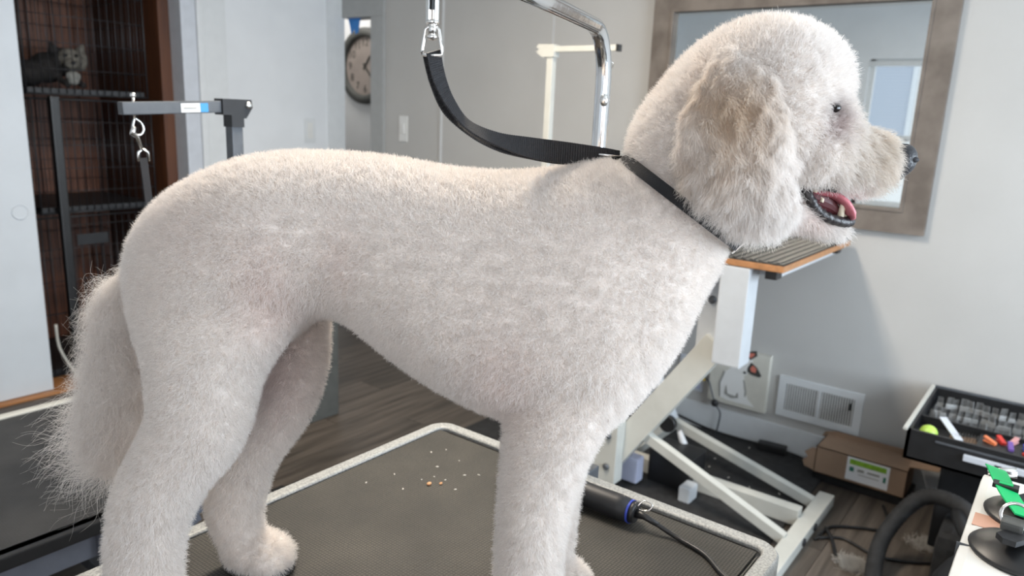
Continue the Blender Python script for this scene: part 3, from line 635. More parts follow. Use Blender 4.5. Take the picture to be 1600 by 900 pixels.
# ------------------------------------------------------------------ the white dog
# dog frame: s runs from rump to nose, h is height above the mat, o is the offset towards its near side
E1 = Vector((.54756322, -.83676431, 0)); NV = Vector((-.83676431, -.54756322, 0)); DO = Vector((.73280752, .55623119, .8))
def W(s, h, o=0): return DO+E1*s+NV*o+Vector((0, 0, h))
CH = {'front_far': [(0.043, 0.3896, 0.1549, 0.3766, 0.045, -0.075), (0.0306, 0.2737, 0.1308, 0.2764, 0.05, -0.075),
               (0.0204, 0.1929, 0.1157, 0.2007, 0.05, -0.075), (0.0146, 0.1096, 0.1089, 0.1179, 0.048, -0.075),
               (0.013, 0.0345, 0.1087, 0.0436, 0.045, -0.075)],
 'front_near': [(0.0255, 0.5232, 0.1752, 0.497, 0.05, 0.05), (0.0114, 0.4311, 0.1651, 0.419, 0.06, 0.065),
                (-0.0001, 0.3521, 0.1389, 0.3542, 0.06, 0.075), (-0.0038, 0.2842, 0.1124, 0.2919, 0.056, 0.075),
                (-0.0052, 0.2142, 0.0947, 0.2229, 0.053, 0.075), (-0.0058, 0.1418, 0.0885, 0.1507, 0.05, 0.075),
                (-0.0065, 0.0668, 0.0895, 0.0765, 0.048, 0.075)],
 'hind_far': [(-0.4316, 0.49, -0.2589, 0.4633, 0.05, -0.075), (-0.4174, 0.3973, -0.259, 0.3885, 0.06, -0.075),
              (-0.4196, 0.3098, -0.2655, 0.3206, 0.056, -0.075), (-0.4293, 0.2489, -0.2914, 0.2543, 0.05, -0.075),
              (-0.4522, 0.1854, -0.3366, 0.1895, 0.045, -0.075), (-0.4633, 0.1265, -0.3601, 0.132, 0.042, -0.075),
              (-0.4578, 0.0784, -0.3677, 0.0842, 0.04, -0.075), (-0.4395, 0.0362, -0.3629, 0.0454, 0.04, -0.075)],
 'hind_near': [(-0.4455, 0.5362, -0.2785, 0.5765, 0.05, 0.05), (-0.4601, 0.4809, -0.2292, 0.4946, 0.065, 0.06),
               (-0.4501, 0.4199, -0.2487, 0.4452, 0.07, 0.075), (-0.446, 0.3617, -0.2949, 0.3724, 0.066, 0.075),
               (-0.4494, 0.3143, -0.309, 0.3205, 0.06, 0.075), (-0.4761, 0.2639, -0.332, 0.2665, 0.054, 0.075),
               (-0.5035, 0.2121, -0.3722, 0.2186, 0.05, 0.075), (-0.5184, 0.16, -0.4, 0.1658, 0.046, 0.075),
               (-0.526, 0.1024, -0.4127, 0.113, 0.044, 0.075), (-0.5236, 0.0343, -0.4185, 0.0448, 0.043, 0.075)],
 'jaw': [(0.3058, 0.6352, 0.3159, 0.5816, 0.055, 0), (0.3333, 0.6251, 0.3389, 0.5805, 0.042, 0), (0.3582, 0.6072, 0.3605, 0.5777, 0.034, 0),
         (0.3823, 0.5953, 0.3831, 0.5782, 0.027, 0), (0.4016, 0.5916, 0.4004, 0.5838, 0.014, 0)],
 'muzzle': [(0.3355, 0.7368, 0.3436, 0.6333, 0.075, 0), (0.3661, 0.7148, 0.368, 0.6345, 0.06, 0), (0.3905, 0.7071, 0.3935, 0.6334, 0.048, 0),
            (0.4113, 0.7043, 0.4156, 0.6345, 0.038, 0), (0.4317, 0.6942, 0.4329, 0.6422, 0.03, 0), (0.4439, 0.6808, 0.4415, 0.6531, 0.02, 0)],
 'neck': [(0.0482, 0.6452, 0.177, 0.3961, 0.13, 0), (0.0904, 0.6541, 0.2264, 0.4905, 0.12, 0), (0.1263, 0.6588, 0.2618, 0.551, 0.108, 0),
          (0.127, 0.6801, 0.2967, 0.5829, 0.1, 0), (0.143, 0.7181, 0.3231, 0.6169, 0.105, 0), (0.1831, 0.7742, 0.3518, 0.6564, 0.1, 0)],
 'skull': [(0.1668, 0.7484, 0.1814, 0.6674, 0.07, 0), (0.1898, 0.7816, 0.2138, 0.6461, 0.1, 0), (0.22, 0.8095, 0.2456, 0.6323, 0.118, 0),
           (0.2543, 0.8274, 0.2801, 0.6286, 0.124, 0), (0.2897, 0.8319, 0.3139, 0.6303, 0.122, 0), (0.3168, 0.8266, 0.3361, 0.6329, 0.11, 0),
           (0.3379, 0.8176, 0.3542, 0.6376, 0.092, 0), (0.3552, 0.8056, 0.3591, 0.7013, 0.068, 0), (0.369, 0.7879, 0.3678, 0.7345, 0.036, 0)],
 'tail': [(-0.5071, 0.5037, -0.4526, 0.5111, 0.03, 0), (-0.5365, 0.4457, -0.4742, 0.4495, 0.032, 0.0),
          (-0.562, 0.3694, -0.4869, 0.3745, 0.034, -0.01), (-0.5798, 0.2934, -0.4939, 0.2997, 0.034, -0.01),
          (-0.5935, 0.2248, -0.5183, 0.2209, 0.03, -0.01), (-0.5957, 0.1801, -0.5436, 0.1744, 0.022, -0.01)],
 'torso': [(-0.4799, 0.5416, -0.4766, 0.4406, 0.06, 0), (-0.4478, 0.5839, -0.4393, 0.3261, 0.105, 0), (-0.4054, 0.6144, -0.3669, 0.3404, 0.132, 0),
           (-0.3457, 0.6396, -0.3036, 0.3854, 0.142, 0), (-0.2877, 0.6493, -0.242, 0.4334, 0.14, 0), (-0.2144, 0.651, -0.1993, 0.4335, 0.132, 0),
           (-0.1498, 0.6477, -0.1309, 0.3837, 0.138, 0), (-0.0857, 0.639, -0.0706, 0.3479, 0.148, 0), (-0.0221, 0.6373, -0.0058, 0.3211, 0.152, 0),
           (0.0405, 0.6441, 0.0582, 0.3123, 0.152, 0), (0.1019, 0.6554, 0.1216, 0.3081, 0.145, 0), (0.145, 0.6451, 0.1642, 0.3515, 0.13, 0),
           (0.1896, 0.618, 0.2034, 0.4194, 0.11, 0), (0.2274, 0.5848, 0.224, 0.4821, 0.082, 0), (0.2503, 0.5647, 0.2453, 0.5219, 0.05, 0)]}
EAR = [(0.2065, 0.7746, 0.2762, 0.7797, 0.03, 0.075),
 (0.183, 0.7424, 0.2926, 0.7518, 0.034, 0.095),
 (0.1718, 0.7078, 0.2998, 0.7144, 0.036, 0.102),
 (0.1688, 0.6711, 0.3059, 0.6773, 0.038, 0.104),
 (0.1886, 0.6379, 0.3114, 0.6438, 0.036, 0.1),
 (0.2194, 0.6132, 0.3142, 0.6194, 0.03, 0.094),
 (0.2535, 0.5959, 0.2975, 0.6025, 0.018, 0.088)]
STRAP = [(-0.0804, 0.7603, 0.14), (-0.075, 0.7329, 0.13), (-0.0634, 0.7078, 0.12), (-0.0457, 0.6865, 0.1), (-0.0167, 0.6727, 0.07), (0.0182, 0.6646, 0.04), (0.0553, 0.6598, 0.01), (0.0985, 0.6581, -0.02), (0.1252, 0.6573, -0.03)]
def loft(mb, secs, inset=0., sub=4, seg=20, power=2.15, mirror=False):
    S = []
    n = len(secs)
    def interp(i, t):
        a, b_, c, d = (secs[max(i-1, 0)], secs[i], secs[i+1], secs[min(i+2, n-1)])
        return [.5*(2*q+(-p_+r)*t+(2*p_-5*q+4*r-u)*t*t+(-p_+3*q-3*r+u)*t**3) for p_, q, r, u in zip(a, b_, c, d)]
    for i in range(n-1):
        for j in range(sub): S.append(interp(i, j/sub))
    S.append(list(secs[-1]))
    rings = []
    for q in S:
        o = -q[5] if mirror else q[5]
        A = W(q[0], q[1], o); B = W(q[2], q[3], o); c = (A+B)/2; u = (A-B)/2; L = u.length; u.normalize(); L = max(.004, L-inset); hw = max(.004, q[4]-inset)
        ring = []
        for k in range(seg):
            a = 2*math.pi*k/seg; ca, sa = math.cos(a), math.sin(a)
            ca = math.copysign(abs(ca)**(2/power), ca); sa = math.copysign(abs(sa)**(2/power), sa)
            ring.append(mb.b.verts.new(c+u*(L*ca)+NV*(hw*sa)))
        rings.append(ring)
    for i in range(len(rings)-1):
        for k in range(seg): mb.b.faces.new((rings[i][k], rings[i][(k+1) % seg], rings[i+1][(k+1) % seg], rings[i+1][k]))
    mb.b.faces.new(list(reversed(rings[0]))); mb.b.faces.new(rings[-1])
def paw(mb, s, o, L=.05, wd=.038, toes=True):
    X = Matrix((E1, NV, Vector((0, 0, 1)))).transposed()
    mb.ell(W(s, .030, o), (L, wd, .028), X)
    for k in range(4):
        oo = o+(k-1.5)*wd*.48; ss = s+L*.72-abs(k-1.5)*.007
        mb.ell(W(ss, .021, oo), (.021, .0125, .019), X)
def bodyfn(mb):
    loft(mb, CH['torso'], .011, power=2.3); loft(mb, CH['neck'], .011); loft(mb, CH['skull'], .016); loft(mb, CH['muzzle'], .003)
    loft(mb, CH['jaw'], .005); loft(mb, CH['front_near'], .011, power=2.2); loft(mb, CH['front_far'], .011); loft(mb, CH['hind_near'], .011, power=2.2)
    loft(mb, CH['hind_far'], .010); loft(mb, CH['tail'], .012)
    X = Matrix((E1, NV, Vector((0, 0, 1)))).transposed()
    mb.ell(W(.34, .69, 0), (.045, .085, .055), X)
    paw(mb, .055, .075, .062, .042); paw(mb, .07, -.075, .060, .040); paw(mb, -.445, .075, .062, .040); paw(mb, -.382, -.075, .050, .038)
DG = thing('dog', tuple(W(-.02, 0, 0)), 'big fluffy white dog standing in profile on the grooming table', 'dog')
dirs = [(rng.normal(size=3), rng.uniform(0, 6.28)) for _ in range(16)]
def snoise(P, freq, k=8, seed=0):
    r = np.random.default_rng(seed); v = np.zeros(len(P))
    for _ in range(k):
        d = r.normal(size=3); d *= freq*r.uniform(.6, 1.6)/np.linalg.norm(d); v += np.sin(P@d+r.uniform(0, 6.28))
    return v/math.sqrt(k/2)
e1 = np.array(E1); nv = np.array(NV); do = np.array(DO)
def local(P): q = P-do; return q@e1, q[:, 2], q@nv
def gauss(s, h, cs_, ch_, rs, rh): return np.exp(-((s-cs_)/rs)**2-((h-ch_)/rh)**2)
BASE = np.array([.948, .912, .882])
def tint(P, ear=False):
    s, h, o = local(P); c = np.repeat(BASE[None], len(P), 0)
    def mixin(wt, col):
        nonlocal c
        wt = np.clip(wt, 0, 1)[:, None]; c = c*(1-wt)+np.array(col)[None]*wt
    nz = .5+.5*snoise(P, 130, seed=3)*.5
    if ear:
        mixin((gauss(s, h, .220, .722, .042, .034)*.95+gauss(s, h, .205, .660, .03, .03)*.5+gauss(s, h, .245, .69, .03, .04)*.45)*np.clip(.45+nz*.8, 0, 1), (.80, .68, .555))
    else:
        mixin(gauss(s, h, .20, .745, .035, .03)*.35*nz, (.84, .74, .66))
        mixin(gauss(s, h, .435, .675, .035, .035)*1.0*np.clip(.5+nz, 0, 1), (.70, .59, .46))
        mixin(gauss(s, h, .395, .69, .04, .04)*.75, (.82, .76, .69))
        mixin(gauss(s, h, .346, .708, .014, .017)*.85, (.55, .45, .43))
        mixin(gauss(s, h, .340, .7215, .0105, .007)*.9, (.16, .11, .10))
        mixin(gauss(s, h, .350, .600, .02, .02)*.25, (.75, .55, .5))
        # flank and elbow creases: skin plus shade painted in; inner thighs: skin
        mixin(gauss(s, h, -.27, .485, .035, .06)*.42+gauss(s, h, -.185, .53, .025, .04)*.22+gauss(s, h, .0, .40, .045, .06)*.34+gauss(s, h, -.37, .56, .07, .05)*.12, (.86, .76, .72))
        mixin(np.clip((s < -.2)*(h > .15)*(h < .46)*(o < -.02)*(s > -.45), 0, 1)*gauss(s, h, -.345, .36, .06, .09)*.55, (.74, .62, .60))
    c *= (1+.006*snoise(P, 260, seed=5))[:, None]
    return np.clip(c, 0, .97)
def furmat(name, attr='tint', trans=.25):
    m = bpy.data.materials.new(name); m.use_nodes = True; t = m.node_tree; N = t.nodes; L = t.links
    b = N['Principled BSDF']; b.inputs['Roughness'].default_value = .85; b.inputs['Specular IOR Level'].default_value = .12
    a = N.new('ShaderNodeAttribute'); a.attribute_name = attr
    L.new(a.outputs['Color'], b.inputs['Base Color'])
    if trans:
        tl = N.new('ShaderNodeBsdfTranslucent'); L.new(a.outputs['Color'], tl.inputs['Color'])
        mx = N.new('ShaderNodeMixShader'); mx.inputs[0].default_value = trans
        L.new(b.outputs[0], mx.inputs[1]); L.new(tl.outputs[0], mx.inputs[2]); L.new(mx.outputs[0], N['Material Output'].inputs[0])
    else:
        n = N.new('ShaderNodeTexNoise'); n.inputs['Scale'].default_value = 220; n.inputs['Detail'].default_value = 3
        tc = N.new('ShaderNodeTexCoord'); L.new(tc.outputs['Object'], n.inputs['Vector'])
        bp = N.new('ShaderNodeBump'); bp.inputs['Strength'].default_value = .6; bp.inputs['Distance'].default_value = .003
        L.new(n.outputs['Fac'], bp.inputs['Height']); L.new(bp.outputs['Normal'], b.inputs['Normal'])
    return m
MT['coat'] = furmat('white_coat', 'tint', 0); MT['fur'] = furmat('white_fur', 'tint', .45)
def paint(me, ear=False):
    co = np.empty(len(me.vertices)*3); me.vertices.foreach_get('co', co); co = co.reshape(-1, 3)
    a = me.color_attributes.new('tint', 'FLOAT_COLOR', 'POINT'); c = tint(co, ear)
    a.data.foreach_set('color', np.concatenate([c, np.ones((len(c), 1))], 1).astype(np.float32).ravel())
def furgrow(me, N, fn, parent, root, name='fur', K=6):
    """fn(P, Nrm) -> dict(length, comb(N,3), lift, curl, freq, rad, keep)"""
    me.calc_loop_triangles(); nt_ = len(me.loop_triangles)
    tv = np.empty(nt_*3, dtype=np.int32); me.loop_triangles.foreach_get('vertices', tv); tv = tv.reshape(-1, 3)
    co = np.empty(len(me.vertices)*3); me.vertices.foreach_get('co', co); co = co.reshape(-1, 3)
    no = np.empty(len(me.vertices)*3); me.vertices.foreach_get('normal', no); no = no.reshape(-1, 3)
    A, B, D = co[tv[:, 0]], co[tv[:, 1]], co[tv[:, 2]]
    ar = .5*np.linalg.norm(np.cross(B-A, D-A), axis=1)
    cen = (A+B+D)/3; fnrm = np.cross(B-A, D-A)
    side = ((fnrm@nv)/np.maximum(np.linalg.norm(fnrm, axis=1), 1e-9)) > -.15
    _, ch_, _ = local(cen)
    wgt = ar*np.where(side, 1, .42)
    idx = rng.choice(nt_, N, p=wgt/wgt.sum())
    u = rng.random(N); v = rng.random(N); fl_ = u+v > 1; u[fl_] = 1-u[fl_]; v[fl_] = 1-v[fl_]; w_ = 1-u-v
    P = A[idx]*w_[:, None]+B[idx]*u[:, None]+D[idx]*v[:, None]
    Nr = no[tv[idx, 0]]*w_[:, None]+no[tv[idx, 1]]*u[:, None]+no[tv[idx, 2]]*v[:, None]
    Nr /= np.linalg.norm(Nr, axis=1)[:, None]
    d = fn(P, Nr); k = d['keep']; P = P[k]; Nr = Nr[k]; d = {q: (x[k] if hasattr(x, '__len__') else x) for q, x in d.items()}
    n = len(P)
    tuft = np.stack([snoise(P, 330, 6, 11), snoise(P, 330, 6, 12), snoise(P, 330, 6, 13)], 1)*d['tuft'][:, None]
    dr_ = Nr*d['lift'][:, None]+d['comb']+tuft+rng.normal(size=(n, 3))*d['rand'][:, None]
    dr_ /= np.linalg.norm(dr_, axis=1)[:, None]
    nd = np.einsum('ij,ij->i', dr_, Nr); low = nd < .12
    dr_[low] += Nr[low]*(.12-nd[low])[:, None]*1.2
    U_ = np.cross(dr_, rng.normal(size=(n, 3))); U_ /= np.linalg.norm(U_, axis=1)[:, None]; V_ = np.cross(dr_, U_)
    L = d['length']*rng.uniform(.65, 1.12, n)
    t = np.linspace(0, 1, K)
    ph = rng.uniform(0, 6.28, n)
    fr = d['freq']*rng.uniform(.7, 1.3, n)
    pts = np.empty((n, K, 3))
    bend = d['bend'][:, None]*d['comb']+rng.normal(size=(n, 3))*.10
    for i, tt in enumerate(t):
        cu_ = d['curl']*L*tt
        pts[:, i] = P+dr_*(L*tt)[:, None]+bend*(L*tt*tt)[:, None]+U_*(cu_*np.sin(fr*tt*6.28+ph)-0*cu_)[:, None]+V_*(cu_*np.cos(fr*tt*6.28+ph))[:, None]
    pts[:, 0] = P-Nr*.001
    zmin = DO.z+.001
    pts[:, :, 2] = np.maximum(pts[:, :, 2], zmin)
    hc = bpy.data.hair_curves.new(name); hc.add_curves([K]*n)
    hc.position_data.foreach_set('vector', (pts-np.array(root.location)).astype(np.float32).ravel())
    rad = d['rad'][:, None]*(1-.75*t[None]**1.5)
    ra = hc.attributes.get('radius') or hc.attributes.new('radius', 'FLOAT', 'POINT'); ra.data.foreach_set('value', rad.astype(np.float32).ravel())
    tc_ = d['col']*rng.uniform(.84, 1.04, n)[:, None]
    ca = hc.attributes.new('tint', 'FLOAT_COLOR', 'CURVE')
    ca.data.foreach_set('color', np.concatenate([np.clip(tc_, 0, .975), np.ones((n, 1))], 1).astype(np.float32).ravel())
    hc.materials.append(MT['fur']); o = bpy.data.objects.new(name, hc); C.objects.link(o); o.parent = parent
    o['kind'] = 'stuff'; return o

bm_ = sculpt(bodyfn, .0065, 9)
# collar plane: through these two dog-frame points, used to keep the fur short under the collar
CA_, CB_ = np.array([.128, .652]), np.array([.268, .560]); cdv = (CB_-CA_)/np.linalg.norm(CB_-CA_); cnr = np.array([-cdv[1], cdv[0]])
def smooth(x, a, b_): t = np.clip((x-a)/(b_-a), 0, 1); return t*t*(3-2*t)
def bodyfur(P, Nr):
    s, h, o = local(P); n = len(P)
    Z = np.array([0, 0, 1.])
    tail = smooth(-s, .47, .50)*smooth(h, .19, .23)*(np.abs(o) < .06)*(h < .47)
    head = smooth(s+.9*(h-.60), .20, .24)*(h > .60)
    muz = smooth(s, .345, .375)*(h > .56)
    jaw = (h < .626)*(h > .56)*(s > .29)
    leg = smooth(-h, -.30, -.18)
    L = .0105*np.ones(n); L = L*(1-head)+.0125*head; L = L*(1-muz)+.016*muz; L = L*(1-leg)+.0115*leg; L = L*(1-tail)+.036*tail*(.6+.5*rng.random(n))
    L = np.where(jaw, .013, L)
    near_nose = smooth(s, .425, .445); L = L*(1-.55*near_nose)
    eye = gauss(s, h, .339, .7220, .009, .0055); L *= 1-.85*np.clip(eye*1.6, 0, 1)
    mouth = gauss(s, h, .36, .625, .05, .011)*(h < .64); L *= 1-.55*mouth
    q = np.stack([s, h], 1)-CA_; dcol = np.abs(q@cnr); incol = (dcol < .011)*((q@cdv) > -.03)*((q@cdv) < .20)
    L = np.where(incol, L*.6, L)
    up = smooth(s, -.5, -.1)
    comb = np.outer(-.10-.25*leg-.1*(1-up), Z)+np.outer(-.12*(1-leg)*(1-head), e1)
    comb = comb+np.outer(muz, .55*e1-.45*Z)+np.outer(jaw*.8, .5*e1-.5*Z)+np.outer(head*(1-muz), .12*Z+.05*e1)
    comb = comb+np.outer(tail, -.75*e1-.45*Z)
    lift = np.ones(n)*(1-.35*muz)
    tuft = .17+.05*leg+.14*muz+.03*head+.25*tail
    curl = .13+.05*muz+.22*tail; freq = .9+.9*tail
    keep = (eye < .75) & ~((s > .443))
    dens = np.where(tail > .5, 1, 1)
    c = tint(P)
    return dict(length=L, comb=comb, lift=lift, tuft=tuft, rand=.18+.12*tail, curl=curl, freq=freq, bend=.15+.35*muz+.2*tail, rad=np.where(tail > .3, .00018, .00026), keep=keep, col=c)
def earfur(P, Nr):
    s, h, o = local(P); n = len(P); Z = np.array([0, 0, 1.])
    wv = snoise(P, 60, 6, 21)
    comb = np.outer(-.95*np.ones(n), Z)+np.outer(.30*wv-.05, e1)
    L = .014+.010*smooth(-h, -.74, -.60)
    return dict(length=L, comb=comb, lift=.62*np.ones(n)+.3*(h > .73), tuft=.38*np.ones(n), rand=.17*np.ones(n), curl=.13*np.ones(n), freq=1.0*np.ones(n), bend=.35*np.ones(n), rad=.00021*np.ones(n), keep=np.ones(n, bool), col=tint(P, True))
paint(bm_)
if not PREVIEW:
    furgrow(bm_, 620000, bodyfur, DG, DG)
    # long curly wisps of the tail
    def tailfur(P, Nr):
        s, h, o = local(P); n = len(P)
        tail = (s < -.475-.18*(.46-h))*(h > .185)*(h < .50)*(np.abs(o) < .05)
        low = smooth(-h, -.42, -.25)
        L = (.016+.052*low)*(.45+.75*rng.random(n))
        Z = np.array([0, 0, 1.])
        comb = np.outer(-.85-.15*low, e1)+np.outer(-.20-.45*low, Z)
        return dict(length=L, comb=comb, lift=.5*np.ones(n), tuft=.45*np.ones(n), rand=.30*np.ones(n), curl=.16*np.ones(n), freq=1.3*np.ones(n), bend=.25*np.ones(n), rad=.00019*np.ones(n), keep=tail & (rng.random(n) < .75), col=tint(P))
    furgrow(bm_, 200000, tailfur, DG, DG, 'tail_fur', 10)['label'] = 'long curly wisps of the tail'
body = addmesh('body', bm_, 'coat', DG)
for mir in (False, True):
    em = sculpt(lambda mb: loft(mb, EAR, .014, power=2.2, mirror=mir), .005, 8); paint(em, True)
    eo = None
    if not PREVIEW: ef = furgrow(em, 85000 if not mir else 30000, earfur, DG, DG, 'ear_fur', 7)
    eo = addmesh('ear', em, 'coat', DG)
    if not mir: eo['label'] = 'tan tinged floppy near ear'
    if not PREVIEW: ef.parent = eo
XF = Matrix((E1, NV, Vector((0, 0, 1)))).transposed()
# face
from mathutils.bvhtree import BVHTree
bt_ = BVHTree.FromPolygons([DG.location+v.co for v in body.data.vertices], [tuple(p_.vertices) for p_ in body.data.polygons])
for sg in (1, -1):
    h_ = bt_.ray_cast(W(.338, .7225, .3*sg), -NV*sg)[0]; eo_ = (h_-DO).dot(NV)
    MB().ell(W(.3385, .7225, eo_-.0035*sg), (.0095, .0065, .0055), XF).build('eye', 'eye', DG)
nb_ = MB().ell(W(.4512, .668, 0), (.0170, .0195, .0200), XF @ Matrix.Rotation(.35, 3, 'Y'), 20, 14).ell(W(.4465, .655, 0), (.012, .015, .012), XF)
no_ = nb_.build('nose', 'nose', DG)
for o_ in (.0145, -.0145): MB().ell(W(.4595, .670, o_), (.006, .0045, .0035), XF).build('nostril', 'pad', no_)
mo = MB()
loft(mo, [(.333, .642, .336, .622, .026, 0), (.352, .636, .353, .606, .026, 0), (.372, .630, .374, .598, .022, 0), (.392, .6, .394, .593, .016, 0)], 0); mo = mo.build('mouth_lining', 'gum', DG)
for sg in (1, -1):
    MB().tube(crom([W(.331, .640, .028*sg), W(.340, .626, .032*sg), W(.353, .608, .031*sg), W(.370, .599, .027*sg), W(.388, .5945, .020*sg), W(.4, .594, .008*sg), W(.402, .5945, 0)]), [.0045]+[.007]*17+[.007]*17+[.0065]*3, 10).build('lower_lip', 'lip', mo) if False else None
    pts = crom([W(.331, .640, .028*sg), W(.340, .626, .032*sg), W(.353, .608, .031*sg), W(.370, .599, .027*sg), W(.388, .5945, .020*sg), W(.4, .594, .008*sg), W(.402, .5945, 0)])
    MB().tube(pts, [.0040+.002*min(1, i/8)+.0007*math.sin(i*2.3) for i in range(len(pts))], 10).build('lower_lip', 'lip', DG)
    pts = crom([W(.331, .641, .028*sg), W(.350, .637, .031*sg), W(.372, .632, .029*sg)])
    MB().tube(pts, .0035, 8).build('upper_lip', 'lip', DG)
    for s_, h_, hh, r_ in ((.3845, .601, .020, .0042), (.392, .600, .008, .003), (.3965, .599, .007, .0028), (.350, .628, .008, .0035), (.359, .617, .006, .003)):
        off_ = (.020 if s_ < .388 else .012 if s_ < .395 else .005)+.004*(s_ < .37)
        MB().tube([W(s_, h_, off_*sg), W(s_+.001, h_+hh*.6, off_*sg), W(s_-.001, h_+hh, off_*sg)], [r_, r_*.8, r_*.15], 8).build('tooth', 'tooth', DG)
tg = MB()
tp = crom([W(.340, .626, .004), W(.356, .628, .008), (W(.372, .6275, .012)), W(.386, .620, .014), W(.396, .608, .014), W(.4015, .597, .013)], 5)
tb = tg.b; rings = []
for i, p_ in enumerate(tp):
    t_ = (tp[min(i+1, len(tp)-1)]-tp[max(i-1, 0)]).normalized(); up_ = NV.cross(t_).normalized()
    if up_.z < 0: up_ = -up_
    k_ = i/(len(tp)-1); wd_ = .019*(1-.25*k_)*(1 if k_ < .8 else math.sqrt(max(.05, 1-((k_-.8)/.2)**2))); th_ = .0065*(1 if k_ < .85 else .6)
    ring = []
    for q in range(16):
        a = 2*math.pi*q/16; ca, sa = math.cos(a), math.sin(a)
        ring.append(tb.verts.new(p_+NV*(wd_*ca)+up_*(th_*sa-.004*(1-abs(ca))*(sa > 0))))
    rings.append(ring)
for i in range(len(rings)-1):
    for q in range(16): tb.faces.new((rings[i][q], rings[i][(q+1) % 16], rings[i+1][(q+1) % 16], rings[i+1][q])).smooth = True
tb.faces.new(rings[0]); tb.faces.new(rings[-1]); tg.build('tongue', 'tongue', DG)
for s_, o_ in ((.055, .075), (.07, -.075), (-.445, .075), (-.378, -.075)):
    pd = MB().ell(W(s_-.012, .007, o_), (.045, .034, .009), XF)
    for k in range(4): pd.ell(W(s_+.042-abs(k-1.5)*.006, .008, o_+(k-1.5)*.018), (.014, .010, .009), XF)
    pd.build('paw_pad', 'pad', DG)

# collar: a band around the neck in the plane of the collar line
col = thing('collar', tuple(W(.2, .6, 0)), 'narrow black collar half buried in the white dog neck fur', 'collar')
cc = W((.1285+.270)/2, (.656+.560)/2, 0); U2 = (W(.1285, .656)-W(.270, .560)); hu = U2.length/2; U2.normalize(); hwid = .103
axn = U2.cross(NV).normalized()
mb = MB(); rr = []
NSEG = 96
for k in range(NSEG):
    a = 2*math.pi*k/NSEG; ca, sa = math.cos(a), math.sin(a)
    ca2 = math.copysign(abs(ca)**(2/2.15), ca); sa2 = math.copysign(abs(sa)**(2/2.15), sa)
    hu_, hw_ = hu-.001, hwid+.005
    pr = cc+U2*(hu_*ca2)+NV*(hw_*sa2); on = (U2*(ca/hu_)+NV*(sa/hw_)).normalized()
    rr.append([mb.b.verts.new(pr+axn*x+on*y) for x, y in ((-.0065, 0), (.0065, 0), (.0065, .0025), (-.0065, .0025))])
for k in range(NSEG):
    A, B = rr[k], rr[(k+1) % NSEG]
    for j in range(4): mb.b.faces.new((A[j], A[(j+1) % 4], B[(j+1) % 4], B[j]))
mb.build('band', 'collar', col)
q_ = W(.273, .5615, .012)
MB().bar(q_+Vector((0, 0, -.012))-E1*.008, q_+Vector((0, 0, .002))+E1*.006, .012, .002).build('buckle_ring', 'steel', col)

# leash: webbing loop
def ribbon(pts, wv, th, n=7):
    P_ = crom(pts, n); V_ = crom(wv, n); mb = MB(); rr = []
    for i, p_ in enumerate(P_):
        t_ = (P_[min(i+1, len(P_)-1)]-P_[max(i-1, 0)]).normalized(); v_ = V_[i]; L_ = v_.length/2; v_ = (v_-t_*v_.dot(t_)).normalized(); u_ = t_.cross(v_); th_r = th*(1.0 if n < 20 else (1.25 if i % 2 else .75)); L_ *= (1.0 if n < 20 else (1.03 if i % 2 else .98))
        rr.append([mb.b.verts.new(p_+v_*(a*L_)+u_*(b_*th_r/2)) for a, b_ in ((-1, -1), (1, -1), (1, 1), (-1, 1))])
    for i in range(len(rr)-1):
        for j in range(4): mb.b.faces.new((rr[i][j], rr[i][(j+1) % 4], rr[i+1][(j+1) % 4], rr[i+1][j]))
    mb.b.faces.new(rr[0]); mb.b.faces.new(rr[-1]); return mb
SP = [W(*q) for q in STRAP]; n_ = len(SP)
H0 = R0; Fh = Vector((math.cos(yaw), math.sin(yaw), 0)); Zv = Vector((0, 0, 1))
wv = [(H0*.85+Fh*.5)*.0155, (H0*.75+Fh*.65)*.0155, (H0*.5+Fh*.85)*.017, (H0*.15+Fh*.95+Zv*.3)*.02, (Fh*.75+Zv*.65)*.021, (Fh*.35+Zv*.95)*.024, (Fh*.1+Zv)*.025, (Zv)*.018, Zv*.012]
ribbon(SP, wv, .0022, 30).build('strap', 'webbing', SN)
sp2 = [p_+Vector((0, 0, -.001))+Fh*.008-H0*(.0045 if i < 3 else 0)-Zv*(.004 if 1 < i < 5 else .001) for i, p_ in enumerate(SP)]
ribbon(sp2, wv, .0022, 30).build('strap', 'webbing', SN)
# hardware
hk = Vector((.571, .548, 0))
MB().tube(crom([hk+Vector((0, 0, 1.622)), hk+armd*.009+Vector((0, 0, 1.632)), hk+armd*.014+Vector((0, 0, 1.655)), hk+Vector((0, 0, 1.680)), hk-armd*.014+Vector((0, 0, 1.655)), hk-armd*.009+Vector((0, 0, 1.632))]), .0032, 10).build('hook', 'steel', SN)
MB().bar(hk+H0*.003+Vector((0, 0, 1.625)), hk+H0*.003+Vector((0, 0, 1.588)), .0048, .0055, bev=.0012).bar(hk-H0*.0035+Vector((0, 0, 1.625)), hk-H0*.0035+Vector((0, 0, 1.588)), .0048, .0055, bev=.0012).ell(hk+Vector((0, 0, 1.588)), (.0072, .0072, .0032)).ell(hk+Vector((0, 0, 1.624)), (.0085, .0085, .004)).build('snap_body', 'steel', SN)
MB().bar(hk-Fh*.003+Vector((0, 0, 1.618)), hk-Fh*.003+Vector((0, 0, 1.600)), .0022, .002).build('thumb_slot', 'black', SN)
MB().tube([hk+Vector((0, 0, 1.588)), hk+Vector((0, 0, 1.576))], .0042, 12).ell(hk+Vector((0, 0, 1.574)), (.0055, .0055, .0035)).build('swivel', 'steel', SN)
hb_ = hk+Zv*1.5565
